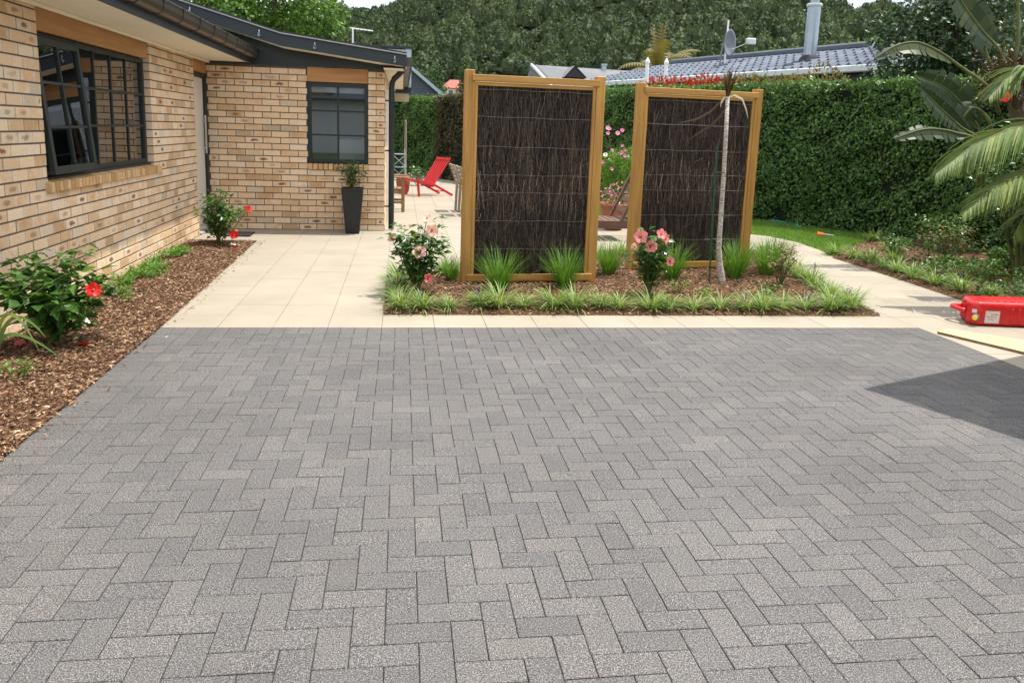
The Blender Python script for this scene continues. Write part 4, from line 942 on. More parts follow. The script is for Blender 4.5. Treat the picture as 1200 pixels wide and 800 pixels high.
strap([(-.09, 0, 1.82), (-.15, -.01, 1.70), (-.25, -.02, 1.60), (-.38, -.02, 1.52), (-.46, -.02, 1.46)], .026, MT['bronze'], 'drooping_leaf', dt)
strap([(-.09, 0, 1.88), (-.03, -.02, 1.905), (.05, -.03, 1.87), (.10, -.03, 1.77), (.125, -.03, 1.69)], .022, MT['dry'], 'dry_leaf', dt)
strap([(-.09, 0, 1.88), (-.13, -.02, 1.88), (-.16, -.03, 1.83), (-.17, -.03, 1.78)], .022, MT['dry'], 'dry_leaf', dt)
st_ = thing('garden_stake', 'thin green stake tied to the pale trunk', 'stake', (3.13, 7.88, 0))
G().tube([(0, 0, -.05), (-.02, 0, .7), (-.03, 0, 1.42)], .009, 8).obj('rod', MT['stake'], st_); G().tube([(-.03, -.012, 1.15), (.02, -.02, 1.15), (.08, -.02, 1.155)], .006, 5).obj('tie', MT['stake'], st_)

# ------------------------------------------------------------------ hedges on the boundary
def hedge(label, s0, s1, H, mat, dens, lsize, seed, core=True):
    o0 = hp(s0); ang = math.atan2(HD[1], HD[0]); Ln = s1 - s0; T = 1.0
    t = thing('clipped_hedge', label, 'hedge', (o0[0], o0[1], 0), ang, 'clipped boundary hedges')
    # local x along the hedge, y to the far side is +, house side is -y ... HN corresponds to local -y
    sgn = 1 if (np.cross([HD[0], HD[1]], [HN[0], HN[1]]) < 0) else -1
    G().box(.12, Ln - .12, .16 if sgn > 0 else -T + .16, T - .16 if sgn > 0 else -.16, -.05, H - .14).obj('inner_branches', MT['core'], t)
    def surf(n, face):
        u_ = rng.random(n) * Ln; v_ = rng.random(n); dep = rng.exponential(.045, n)
        if face == 'front': bump = .14 * sn(u_ * 1.5, v_ * H * 1.7, s=seed) + .11 * sn(u_ * 4.3, v_ * H * 4.7, s=seed + 3); P = np.stack([u_, dep - bump, v_ * H], 1); N = np.tile([0, -1.0, .35], (n, 1))
        elif face == 'back': P = np.stack([u_, T - dep, v_ * H], 1); N = np.tile([0, 1.0, .35], (n, 1))
        elif face == 'top': bump = .05 * sn(u_ * 2.1, v_ * 3, s=seed) + .03 * sn(u_ * 7, v_ * 6, s=seed); P = np.stack([u_, v_ * T, H + bump - dep * .8 + np.where(rng.random(n) < .07, rng.exponential(.06, n), 0)], 1); N = np.tile([0, -.2, 1.0], (n, 1))
        else:
            x_ = 0 if face == 'left' else Ln; s_ = 1 if face == 'left' else -1; P = np.stack([x_ + s_ * (dep + .05 * sn(v_ * 5, u_)), v_ * T, rng.random(n) * H], 1); N = np.tile([-s_, 0, .3], (n, 1))
        return P, N
    Ps, Ns = [], []
    for face, ar in (('front', Ln * H), ('top', Ln * T), ('back', Ln * H * .3), ('left', T * H), ('right', T * H)):
        P, N = surf(int(dens * ar), face); Ps.append(P); Ns.append(N)
    P = np.concatenate(Ps); N = np.concatenate(Ns); n = len(P)
    N = N + rng.normal(0, .55, (n, 3)); D = rng.normal(0, 1, (n, 3)); D[:, 2] -= .3
    if sgn < 0: P[:, 1] *= -1; N[:, 1] *= -1
    leaves('leaves', LEAF2, P, D, N, lsize * rng.uniform(.55, 1.5, n), mat, t, 'stuff', np.clip(rng.random(n) * .85 + .18 * sn(P[:, 0] * 1.1, P[:, 2] * 1.3, s=seed), 0, 1))
    return t
hedge('clipped green hedge at the far end of the patio, behind the red chair', -5.0, 1.55, 2.42, MT['hedgel'], 1100, .065, 1)
hedge('brownish clipped hedge beyond the patio, left of the left screen', 1.65, 6.2, 2.44, MT['hedgeb'], 1300, .06, 2)
hedge('tall clipped dark green hedge behind the lawn on the right', 6.2, 21.5, 2.47, MT['hedge'], 2000, .055, 4)

def blob_leaves(n, centers, radii, seed=0, shell=.55):
    g_ = np.random.default_rng(seed); w_ = np.array([a * b * c for a, b, c in radii]) ** .67; idx = g_.choice(len(centers), n, p=w_ / w_.sum())
    d = g_.normal(size=(n, 3)); d /= np.linalg.norm(d, axis=1, keepdims=True); rr = shell + (1 - shell) * g_.random(n) ** .6
    return np.array(centers)[idx] + d * np.array(radii)[idx] * rr[:, None], d, idx

# red tipped shrub showing over the hedge
p0 = hp(11.2, -1.2)
t = thing('red_tipped_shrub', 'red tipped shrub showing above the hedge over the right screen', 'shrub', (p0[0], p0[1], 0), math.atan2(HD[1], HD[0]))
cen = [(-1.9 + i * .32, random.uniform(-.15, .15), 2.50 + random.uniform(-.08, .06)) for i in range(9)]
P, d_, idx = blob_leaves(1500, cen, [(.26, .4, .24)] * 9, 3); leaves('red_leaves', LEAF, P, d_ + np.array([0, 0, 1.1]), unit(1500), rng.uniform(.06, .10, 1500), MT['redtip'], t)
cen2 = [(1.0 + i * .3, random.uniform(-.15, .15), 2.52 + (.14 if i == 5 else random.uniform(-.08, .05))) for i in range(7)]
P, d_, idx = blob_leaves(1200, cen2, [(.24, .4, .24)] * 7, 4); leaves('tan_leaves', LEAF, P, d_ + np.array([0, 0, 1.0]), unit(1200), rng.uniform(.05, .09, 1200), MT['tan'], t)
g = G()
for i in range(12): g.tube([(-2 + i * .42, 0, 0), (-2 + i * .42 + random.uniform(-.1, .1), 0, 2.45)], .02, 5)
g.obj('stems', MT['bark'], t)

# ------------------------------------------------------------------ patio furniture
t = thing('slatted_lounge_chair', 'red slatted wooden lounge chair on the patio', 'chair', (.60, 18.55, 0), math.pi + R(28))
for i in range(7):
    y = -.26 + i * .52 / 6
    G().bar((.04, y * .9, .20), (-.40, y * 1.05, .84), .046, .022, (1, 0, .6)).obj('back_slat', MT['redpaint'], t, bevel=.003)
for i in range(7):
    y = -.223 + i * .446 / 6
    G().bar((.46, y, .36), (-.02, y, .215), .038, .022, (0, 0, 1)).obj('seat_slat', MT['redpaint'], t, bevel=.003)
for y in (-.30, .30):
    G().bar((.44, y, .36), (.40, y, 0), .05, .03, (0, 1, 0)).obj('front_leg', MT['redpaint'], t, bevel=.003)
    G().bar((.05, y, .27), (-.46, y * .95, .015), .05, .03, (0, 1, 0)).obj('rear_leg', MT['redpaint'], t, bevel=.003)
    G().bar((.46, y * 1.06, .385), (.0, y * 1.06, .24), .04, .03, (0, 0, 1)).obj('side_rail', MT['redpaint'], t, bevel=.003)
for p, q in (((.44, -.32, .345), (.44, .32, .345)), ((.02, -.30, .225), (.02, .30, .225)), ((-.36, -.27, .80), (-.36, .27, .80)), ((-.15, -.26, .45), (-.15, .26, .45)), ((-.28, -.29, .10), (-.28, .29, .10))):
    G().tube([p, q], .013, 6).obj('cross_rod', MT['redpaint'], t)

t = thing('wooden_armchair', 'brown wooden armchair half hidden behind the house corner', 'chair', (-.30, 15.0, 0), 0)
for x, y, h in ((.33, -.28, .60), (.33, .28, .60), (-.28, -.28, .9), (-.28, .28, .9)): G().box(x - .03, x + .03, y - .03, y + .03, 0, h).obj('leg', MT['teak'], t, bevel=.004)
for y in (-.28, .28):
    G().box(-.30, .40, y - .045, y + .045, .60, .63).obj('arm', MT['teak'], t, bevel=.008); G().box(-.25, .30, y - .012, y + .012, .33, .39).obj('seat_rail', MT['teak'], t); G().box(-.25, .30, y - .012, y + .012, .15, .19).obj('stretcher', MT['teak'], t)
for i in range(6): G().box(-.25 + i * .095, -.25 + i * .095 + .075, -.268, .268, .39, .41).obj('seat_slat', MT['teak'], t, bevel=.003)
for i in range(6): G().box(-.29, -.27, -.22 + i * .085, -.22 + i * .085 + .05, .42, .86).obj('back_slat', MT['teak'], t)
G().box(-.31, -.25, -.25, .25, .86, .93).obj('top_rail', MT['teak'], t, bevel=.006)
c = G().box(-.24, .16, -.24, .24, .411, .50).obj('seat_cushion', MT['teal'], bevel=.03, seg=3, smooth=True); c.location = (-.30, 15.0, 0); tag(c, 'teal cushion on the brown wooden armchair', 'cushion')

for i, (x, y, lab) in enumerate(((1.10, 15.05, 'silvery wooden garden chair behind the left screen, the farther one'), (1.17, 14.35, 'silvery wooden garden chair behind the left screen, the nearer one'))):
    t = thing('garden_chair', lab, 'chair', (x, y, 0), R(4), 'silvery wooden garden chairs')
    for yy in (-.22, .22):
        G().bar((-.20, yy, .86), (-.06, yy, .50), .05, .035, (0, 1, 0)).obj('back_post', MT['greywood'], t, bevel=.008)
        G().bar((-.06, yy, .52), (-.08, yy, 0), .045, .035, (0, 1, 0)).obj('leg', MT['greywood'], t, bevel=.004); G().bar((.36, yy, .43), (.38, yy, 0), .045, .035, (0, 1, 0)).obj('leg', MT['greywood'], t, bevel=.004)
        G().box(-.05, .40, yy - .02, yy + .02, .62, .645).obj('arm', MT['greywood'], t, bevel=.006)
    for k_ in range(6): G().box(-.04 + k_ * .075, .02 + k_ * .075, -.24, .24, .425, .445).obj('seat_slat', MT['greywood'], t)
    for k_ in range(5): G().bar((-.185 + .025 * k_, -.22, .83 - .07 * k_), (-.185 + .025 * k_, .22, .83 - .07 * k_), .045, .018, (1, 0, .4)).obj('back_slat', MT['greywood'], t)

t = thing('sun_lounger', 'dark brown wooden sun lounger seen between the two screens', 'lounger', (2.35, 11.25, 0))
for y in (0, .62): G().box(0, 1.9, y - .02, y + .02, .18, .29).obj('side_rail', MT['brownwood'], t, bevel=.004)
for i in range(9): G().box(.02 + i * .095, .095 + i * .095, .022, .598, .27, .292).obj('deck_slat', MT['brownwood'], t, bevel=.003)
bx0 = Vector((.74, 0, .29)); bd = Vector((.36, 0, .80)).normalized()
for y in (.0, .62): G().bar(bx0 + Vector((0, y, 0)), bx0 + Vector((0, y, 0)) + bd * .78, .035, .07, (0, 1, 0)).obj('back_rail', MT['brownwood'], t, bevel=.003)
for i in range(4): G().bar(bx0 + bd * (.14 + i * .17) + Vector((.02, .02, 0)), bx0 + bd * (.14 + i * .17) + Vector((.02, .60, 0)), .018, .075, bd).obj('back_slat', MT['brownwood'], t, bevel=.003)
for x in (.12, 1.75):
    for y in (0, .62): G().box(x - .03, x + .03, y - .022, y + .022, 0, .18).obj('leg', MT['brownwood'], t)

t = thing('terracotta_pot', 'round terracotta pot standing behind the sun lounger', 'pot', (3.34, 12.62, 0))
G().lathe([(.13, 0), (.15, .03), (.20, .26), (.215, .36), (.235, .37), (.24, .42), (.215, .42), (.20, .38)], 24).obj('bowl', MT['terracotta'], t, smooth=True); G().lathe([(.005, .37), (.20, .37)], 16).obj('soil', MT['mulch'], t)
t = thing('pink_pot_flowers', 'mound of small pink flowers spilling from the terracotta pot', 'flowers', (3.34, 12.62, .38))
P, d_, _ = blob_leaves(420, [(0, 0, .08), (-.08, -.06, .16), (.06, .02, .2)], [(.24, .24, .14), (.16, .16, .12), (.18, .18, .14)], 5); leaves('leaves', LEAF, P, d_ + unit(420) * .6, d_, rng.uniform(.03, .055, 420), MT['hibleaf'], t)
P, d_, _ = blob_leaves(150, [(0, 0, .09), (-.08, -.06, .18), (.06, .02, .22)], [(.26, .26, .15), (.18, .18, .13), (.2, .2, .15)], 6, .9); leaves('florets', LEAF, P, unit(150) + np.array([0, -.3, .3]), d_, rng.uniform(.035, .055, 150), MT['mauve'], t)
t = thing('cosmos_plant', 'tall feathery green plant with mauve daisy flowers between the screens', 'plant', (3.62, 13.6, 0))
g = G(); tips = []
for i in range(16):
    az = i * 2.4; rr = .12 + .28 * random.random(); h = random.uniform(1.0, 1.62); e = Vector((math.cos(az) * rr, math.sin(az) * rr, h)); g.tube([(0, 0, 0), (e.x * .3, e.y * .3, h * .5), e], [.008, .006, .003], 4, False); tips.append(e)
g.obj('stems', MT['stem'], t)
P, d_, _ = blob_leaves(3600, [(0, 0, .75), (.1, 0, .55), (-.1, -.05, .9), (.12, .05, 1.0)], [(.30, .3, .42), (.33, .3, .4), (.24, .24, .3), (.25, .25, .3)], 9, .2); leaves('feathery_leaves', LEAF2, P, unit(3600) + np.array([0, 0, .8]), unit(3600), rng.uniform(.05, .11, 3600), MT['fern'], t, W=np.full(3600, .28))
for i, e in enumerate(tips + [Vector((-.25, -.2, 1.5)), Vector((-.28, -.1, 1.02)), Vector((.2, -.25, 1.07)), Vector((-.17, -.28, .92))]):
    petal_flower(t, e, (random.uniform(-.4, .2), -.8, .5), random.uniform(.028, .045), MT['mauve' if i % 6 else 'whitef'], 7, 'flower', .05, True, False)
# things by the house corner
t = thing('plant_stand', 'pale blue metal lattice plant stand by the patio hedge', 'stand', (-.06, 19.6, 0))
for x in (-.16, .16):
    for y in (-.12, .12): G().tube([(x, y, 0), (x * .8, y * .8, .98)], .014, 6).obj('leg', MT['bluegrey'], t)
for z_ in (.25, .55, .85): G().box(-.16, .16, -.12, .12, z_, z_ + .02).obj('shelf', MT['bluegrey'], t)
for z_ in (.28, .58): G().tube([(-.15, -.125, z_), (.14, -.12, z_ + .26)], .01, 5).tube([(.15, -.125, z_), (-.14, -.12, z_ + .26)], .01, 5).obj('lattice', MT['bluegrey'], t)
t = G().lathe([(.03, 0), (.035, .6), (.028, 1.62), (.01, 1.66)], 8).obj('wooden_post', MT['greywood']); t.location = (.09, 20.4, 0); tag(t, 'slim brown wooden post standing at the patio edge', 'post')
t = thing('glazed_pot', 'small dark red glazed pot beside the plant stand', 'pot', (.04, 18.9, .0)); G().lathe([(.10, 0), (.13, .06), (.16, .26), (.15, .38), (.13, .40), (.12, .36)], 18).obj('bowl', MT['terracotta'], t, smooth=True); G().lathe([(.005, .35), (.12, .35)], 12).obj('soil', MT['mulch'], t)
shrub('leafy_shrub', 'small leafy green shrub behind the red chair at the hedge foot', 'shrub', (.42, 21.6, 0), .32, .3, .55, 260, .09, MT['hibleaf'], 8, seed=61)

# ------------------------------------------------------------------ jerry can and board by the driveway corner
t = thing('jerry_can', 'red plastic fuel can lying on its side on the cream path', 'jerry can', (4.74, 6.17, .002), R(-9))
poly = [(.10, 0), (.62, 0), (.66, .03), (.66, .30), (.62, .335), (.16, .335), (.08, .27), (.085, .15), (.045, .12), (.03, .055)]
bod = G().prism(poly, .0, .205).obj('body', MT['can'], t, bevel=.045, seg=4, smooth=True)
for i in range(6):
    x = .25 + i * .062
    G().bar((x, .05, .204), (x + .05, .29, .204), .026, .016, (0, 0, 1)).obj('rib', MT['can'], bod, bevel=.006, seg=2, smooth=True)
for i in range(4):
    G().bar((.38 + i * .06, .001, .03), (.38 + i * .06, .001, .155), .018, .014, (0, -1, 0)).obj('rib', MT['can'], bod, bevel=.005, seg=2, smooth=True)
G().tube([(.10, .26, .115), (.04, .262, .12), (.0, .25, .12), (-.012, .22, .12), (-.002, .16, .118), (.02, .115, .112), (.06, .10, .11)], [.022, .02, .019, .019, .019, .02, .024], 10).obj('handle', MT['can'], t, smooth=True)
cp = G().lathe([(.026, -.02), (.030, .0), (.030, .014), (.026, .018)], 18).obj('cap_ring', MT['dish'], t); cp.location = (.075, -.004, .075); cp.rotation_euler = (R(90), 0, R(-38))
cc = G().lathe([(.019, 0), (.021, .012), (.018, .018)], 16).obj('cap', MT['capyellow'], cp); cc.location = (0, 0, .018)
lb = G().box(.155, .275, -.0035, -.0005, .028, .132).obj('label', MT['paperlabel'], t)
for i, (a, b) in enumerate(((.20, .262), (.17, .25), (.18, .225))): G().box(a, b, -.0045, -.0036, .100 - i * .02, .104 - i * .02).obj('print_line', MT['can'], lb)
l2 = G().box(-.018, .018, -.0035, -.0005, -.015, .015).obj('small_label', MT['paperlabel'], t); l2.location = (.072, .018, .125); l2.rotation_euler = (0, 0, R(-40))
bp = [(4.29, 5.89), (4.44, 5.985), (4.98, 5.45), (4.66, 5.02)]
bc_ = Vector((4.6, 5.6, .003)); t = thing('plywood_offcut', 'pale yellow plywood offcut lying flat at the driveway corner', 'board', bc_)
G().prism([(a - bc_.x, b - bc_.y) for a, b in bp], 0, .0165).obj('edge', MT['plyedge'], t); G().prism([(a - bc_.x, b - bc_.y) for a, b in bp], .0167, .0185).obj('top_sheet', MT['ply'], t)
# hose and nozzle on the lawn, concrete strip
h = G().tube([(0, 0, .02), (.25, -.35, .03), (.32, -.8, .03), (.5, -1.2, .025), (.42, -1.6, .02)], .016, 6).obj('garden_hose', MT['hose'], smooth=True); h.location = (6.45, 15.0, 0); tag(h, 'teal garden hose lying across the lawn by the right screen', 'hose')
t = thing('hose_nozzle', 'small orange hose nozzle lying on the lawn', 'nozzle', (6.52, 12.1, .045), R(-20)); G().tube([(0, 0, 0), (.10, 0, .0)], [.04, .025], 8).obj('head', MT['orange'], t); G().tube([(.10, 0, 0), (.24, 0, -.01)], .014, 6).obj('grip', MT['concrete'], t)
t = G().box(0, 1.5, -.06, .06, -.03, .05).obj('concrete_edging', MT['concrete'], bevel=.008); t.location = (7.5, 11.85, 0); t.rotation_euler = (0, 0, R(-17)); tag(t, 'low pale concrete edging strip at the back of the right garden', 'edging')

# ------------------------------------------------------------------ planting on the right
for i, (x, y, rx, h, nl, ls, m, lab) in enumerate([
    (6.35, 9.75, .24, .38, 260, .07, 'hibleaf', 'small glossy round shrub at the lawn corner right of the path'),
    (6.95, 9.55, .42, .55, 420, .06, 'tan', 'open olive green shrub behind the lily turf right of the path'),
    (7.55, 10.3, .5, .6, 420, .06, 'hedge', 'loose dark green shrub at the hedge foot on the right'),
    (7.1, 8.6, .4, .4, 300, .09, 'tuft', 'light green broad leaved shrub under the palm'),
    (6.45, 8.2, .32, .22, 300, .05, 'tuft', 'low spreading green plant beside the path edge'),
    (6.1, 6.95, .34, .26, 360, .055, 'hedge', 'low dark green plant with white flowers beside the fuel can'),
    (6.9, 7.5, .45, .35, 380, .07, 'hedge', 'dark leafy plant below the palm fronds'),
    (7.9, 11.1, .5, .7, 420, .06, 'hedge', 'upright dark shrub in front of the hedge behind the concrete edging')]):
    fl = [((-.15, -.25, .20), (-.2, -.8, .5), .035, MT['whitef']), ((.05, -.3, .22), (0, -.8, .6), .04, MT['whitef'])] if 'white flowers' in lab else []
    shrub('garden_shrub', lab, 'shrub', (x, y, .02), rx, rx * .9, h, nl, ls, MT[m], 9, fl, 'shrubs in the right garden', seed=70 + i, low=.05)
shrub('tall_hibiscus', 'tall hibiscus with a red bloom at the right edge behind the palm', 'shrub', (6.98, 8.35, .0), .62, .45, 2.12, 1700, .085, MT['hibleaf'], 14, [((-.60, -.15, 2.02), (-.4, -.9, .2), .065, MT['red'])], seed=90, low=.12)
n = 26000; X = rng.uniform(5.7, 8.6, n); Y = rng.uniform(6.0, 12.2, n); ok = inside(RBED, X, Y) & (edge_dist(RBED, X, Y) > .12) & (sn(X * 2.3, Y * 2.3, s=9) > -.05) & ((Y < 9.6) | (X > 7.3)); X, Y = X[ok], Y[ok]; n = len(X)
hh = .05 + .16 * np.clip(sn(X * 3.1, Y * 3.1, s=4) + .4, 0, 1); P = np.stack([X, Y, .02 + rng.random(n) * hh], 1); D = unit(n); D[:, 2] = np.abs(D[:, 2]) * .7 + .1
tag(leaves('garden_ground_cover', LEAF, P, D, np.tile([0, 0, 1.0], (n, 1)) + rng.normal(0, .4, (n, 3)), rng.uniform(.03, .065, n), MT['hedge']), 'low dark green ground cover between the shrubs right of the path', 'ground cover')
# palm
t = thing('feather_palm', 'palm with long arching feather fronds at the right edge', 'palm', (6.75, 7.05, 0))
G().tube([(0, 0, -.05), (.0, 0, .5), (-.02, 0, 1.0), (-.03, 0, 1.3)], [.16, .13, .11, .08], 12).obj('trunk', MT['bark'], t, smooth=True)
def frond(pts, nl, llen, droop, seed, wl=.024):
    g_ = np.random.default_rng(seed); pts = [Vector(p) for p in pts]; g = G(); g.tube(pts, [.022 - .018 * i / (len(pts) - 1) for i in range(len(pts))], 6, False)
    r_ = g.obj('frond_stem', MT['stem'], t, smooth=True); V, F, RR = [], [], []
    for i in range(nl):
        f = .12 + .88 * i / (nl - 1); u_ = f * (len(pts) - 1); j = min(int(u_), len(pts) - 2); p = pts[j].lerp(pts[j + 1], u_ - j); d = (pts[j + 1] - pts[j]).normalized()
        for s in (-1, 1):
            side = d.cross(Vector((0, 0, 1))).normalized() * s; Ln = llen * (0.45 + .75 * math.sin(min(1, f * 1.08) * math.pi * .82 + .3)) * g_.uniform(.9, 1.1) * (1 - .55 * max(0, f - .75) / .25)
            dirv = (side * .75 + d * .75 + Vector((0, 0, .12 - .25 * g_.random()))).normalized(); q = p.copy(); b0 = len(V); segs = 5; rv = g_.random()
            for k_ in range(segs + 1):
                ff = k_ / segs; w_ = wl * (.5 + .5 * min(1, ff * 4)) * (1 - ff ** 2.5 * .95); wv = dirv.cross(Vector((0, 0, 1))).normalized() * .4 + Vector((0, 0, 1)) * .5 + d * .5
                V += [q + wv * w_ / 2, q - wv * w_ / 2]; q = q + dirv * (Ln / segs); dirv = (dirv + Vector((0, 0, -droop * (0.6 + .8 * ff)))).normalized()
            for k_ in range(segs): F.append((b0 + 2 * k_, b0 + 2 * k_ + 1, b0 + 2 * k_ + 3, b0 + 2 * k_ + 2)); RR.append(min(1, rv * .75 + .25 * (k_ == segs - 1)))
    link('leaflets', mesh_np('leaflets', [tuple(v) for v in V], F, {'rnd': RR}), MT['palm'], r_, 'stuff')
off = np.array([6.75, 7.05, 0])
for q, (P_, nl, ll, dr) in enumerate([
    ([(6.7, 7.05, 1.25), (6.35, 7.03, 1.6), (5.95, 7.0, 1.72), (5.55, 7, 1.66), (5.2, 7, 1.5), (4.88, 7, 1.24)], 92, .54, .34),
    ([(6.7, 7.0, 1.2), (6.3, 6.8, 1.36), (5.9, 6.7, 1.38), (5.52, 6.7, 1.27), (5.22, 6.7, 1.12), (4.98, 6.7, .90)], 84, .42, .36),
    ([(6.75, 7.1, 1.3), (6.55, 7.3, 1.9), (6.3, 7.45, 2.22), (6.0, 7.5, 2.26), (5.82, 7.5, 2.14), (5.68, 7.5, 1.97)], 64, .38, .25),
    ([(6.7, 7.0, 1.1), (6.2, 6.8, 1.2), (5.8, 6.7, 1.12), (5.6, 6.7, .92), (5.5, 6.7, .7)], 50, .38, .40),
    ([(6.8, 7.1, 1.3), (7.0, 7.5, 1.9), (7.3, 7.9, 2.2), (7.7, 8.2, 2.1), (8.0, 8.4, 1.8)], 44, .42, .3),
    ([(6.8, 7.0, 1.3), (7.2, 6.7, 1.8), (7.7, 6.4, 2.0), (8.2, 6.2, 1.8)], 40, .42, .3),
    ([(6.75, 6.95, 1.25), (6.7, 6.4, 1.75), (6.65, 5.9, 1.8), (6.6, 5.4, 1.5)], 40, .42, .3)]):
    frond([tuple(np.array(p) - off) for p in P_], nl, ll, dr, 200 + q)
# giant bird of paradise
t = thing('giant_bird_of_paradise', 'giant paddle leaved plant rising above the hedge at the right edge', 'plant', (7.45, 9.6, 0)); off = np.array([7.45, 9.6, 0])
G().tube([(1.0, 0, -.05), (.75, 0, 1.0), (.2, 0, 2.0), (.02, -.05, 2.5)], [.13, .11, .10, .08], 10).obj('trunk', MT['bark'], t)
n = 500; P = np.stack([rng.normal(0, .13, n), rng.normal(-.05, .13, n), rng.uniform(2.1, 2.6, n)], 1); D = unit(n); D[:, 2] -= .4; leaves('fibre', LEAF2, P, D, unit(n), rng.uniform(.1, .22, n), MT['bronze'], t, W=np.full(n, .25))
def paddle(ctrl, nleaf0, width, fold, seed, facing=(0, -1, .3)):
    g_ = np.random.default_rng(seed); C_ = [Vector(np.array(c_) - off) for c_ in ctrl]; m = 26
    def cv(f): u_ = f * (len(C_) - 1); j = min(int(u_), len(C_) - 2); a = C_[max(j - 1, 0)]; b = C_[j]; c_ = C_[j + 1]; d_ = C_[min(j + 2, len(C_) - 1)]; x = u_ - j; return 0.5 * ((2 * b) + (c_ - a) * x + (2 * a - 5 * b + 4 * c_ - d_) * x * x + (3 * b - a - 3 * c_ + d_) * x ** 3)
    pts = [cv(i / 30) for i in range(31)]; r_ = G().tube(pts, [.028 - .024 * i / 30 for i in range(31)], 6).obj('leaf_stalk', MT['stem'], t, smooth=True)
    V, F, RR = [], [], []; fv = Vector(facing).normalized()
    for s in (-1, 1):
        i = 0
        while i < m:
            run = int(g_.integers(1, 5)); i1 = min(m, i + run); sag = g_.uniform(-.25, .1); rv = g_.random()
            for k_ in range(i, i1):
                vs = []
                for kk_ in (k_, k_ + 1):
                    f = nleaf0 + (1 - nleaf0) * kk_ / m; p = cv(f); d = (cv(min(1, f + .02)) - cv(max(0, f - .02))).normalized(); sd = d.cross(fv).normalized() * s; x = kk_ / m
                    w_ = width * (math.sin(math.pi * min(1, x * .93 + .06)) ** .6) * (1 - .25 * x) * .5
                    gap = (.012 if kk_ == i1 and i1 < m else 0) * -1 * d
                    vs.append((p, p + sd * w_ * .55 + fv * fold * w_ * .4 + gap, p + sd * w_ + fv * fold * w_ * .5 + Vector((0, 0, sag * w_)) + gap * 3))
                b0 = len(V); V += [*vs[0], *vs[1]]; F += [(b0, b0 + 1, b0 + 4, b0 + 3), (b0 + 1, b0 + 2, b0 + 5, b0 + 4)]; RR += [rv * .6 + .2, rv * .6 + .2]
            i = i1
    link('leaf_blade', mesh_np('leaf_blade', [tuple(v) for v in V], F, {'rnd': RR}), MT['strel'], r_)
paddle([(7.35, 9.5, 1.9), (7.02, 9.3, 2.18), (6.6, 9.3, 2.42), (6.3, 9.3, 2.58), (6.01, 9.3, 2.67), (5.75, 9.3, 2.62), (5.51, 9.3, 2.47)], .40, .36, -.9, 1, (0, -.5, .9))
paddle([(7.3, 9.6, 1.1), (7.16, 9.5, 1.56), (7.01, 9.5, 1.82), (6.61, 9.5, 2.16), (6.16, 9.5, 2.32)], .42, .46, .5, 2)
paddle([(7.2, 9.5, .9), (6.94, 9.2, 1.51), (6.63, 9.2, 1.72), (6.32, 9.2, 1.94), (6.05, 9.2, 2.15)], .42, .36, .5, 3)
paddle([(7.42, 9.55, 2.2), (7.25, 9.5, 2.62), (6.96, 9.5, 2.88), (6.63, 9.5, 3.21), (6.42, 9.5, 3.5)], .35, .55, .5, 4)
paddle([(7.43, 9.7, 2.3), (7.3, 9.8, 2.62), (7.2, 9.8, 2.85), (7.05, 9.8, 3.1), (6.95, 9.7, 3.4)], .30, .5, .4, 5)
paddle([(7.45, 9.5, 2.3), (7.38, 9.4, 2.8), (7.29, 9.4, 3.3), (7.16, 9.4, 3.8), (7.0, 9.4, 4.2)], .5, .5, .4, 6)
paddle([(7.2, 9.4, .9), (6.79, 9.0, 1.50), (6.44, 9.0, 1.64), (6.06, 9.0, 1.67), (5.68, 9.0, 1.55)], .42, .30, -.7, 7, (0, -.6, .8))
paddle([(7.5, 9.6, 2.3), (7.7, 9.5, 2.9), (7.9, 9.5, 3.4), (8.2, 9.5, 3.8)], .4, .5, .4, 8)
paddle([(7.35, 9.5, 1.2), (7.1, 9.3, 1.75), (6.85, 9.3, 1.95), (6.7, 9.3, 1.75), (6.62, 9.3, 1.45)], .45, .34, -.5, 9, (0, -.8, .5))

# ------------------------------------------------------------------ trees behind
def tree(name, label, loc, h, blobs, nl, ls, mat, trunk_r=.15, group=None, seed=0, cat='tree'):
    t = thing(name, label, cat, loc, 0, group); g = G(); top = Vector((0, 0, h * .7)); g.tube([(0, 0, -.1), (.05, 0, h * .35), top], [trunk_r, trunk_r * .75, trunk_r * .4], 8)
    for (c_, r_) in blobs[:9]: g.tube([(0.03, 0, h * .3), Vector(c_) * .6 + Vector((0, 0, h * .12)), c_], [trunk_r * .45, trunk_r * .3, trunk_r * .1], 5)
    g.obj('trunk', MT['bark'], t); cs = [b[0] for b in blobs]; rs_ = [b[1] if hasattr(b[1], '__len__') else (b[1],) * 3 for b in blobs]
    P, d_, idx = blob_leaves(nl, cs, rs_, seed, .45); g_ = np.random.default_rng(seed + 1); tone = g_.random(len(blobs))[idx] * .35
    leaves('crown', LEAF, P, d_ * .6 + unit(nl) + np.array([0, 0, -.2]), d_ + unit(nl) * .5 + np.array([0, 0, .5]), ls * g_.uniform(.6, 1.25, nl), mat, t, 'stuff', np.clip(g_.random(nl) * .65 + tone, 0, 1)); return t
def rblobs(n, c, R_, r, seed):
    g_ = np.random.default_rng(seed); d = g_.normal(size=(n, 3)); d /= np.linalg.norm(d, axis=1, keepdims=True); q = np.array(c) + d * np.array(R_) * (g_.random((n, 1)) ** .4); return [(tuple(a), tuple(np.array([1, 1, .75]) * r * g_.uniform(.65, 1.2))) for a in q]
tree('leafy_tree', 'broad bright green tree rising behind the house roof', (-4.6, 27, 0), 6.5, rblobs(34, (0, 0, 4.9), (2.5, 2.2, 1.5), .75, 1), 15000, .17, MT['brightleaf'], .25, seed=2)
tree('dark_leafy_tree', 'dense dark tree behind the hedge on the right', (10.2, 14.6, 0), 5, rblobs(26, (.1, 0, 3.2), (1.5, 1.3, 1.1), .55, 5), 9000, .12, MT['darkleaf'], .18, seed=6)
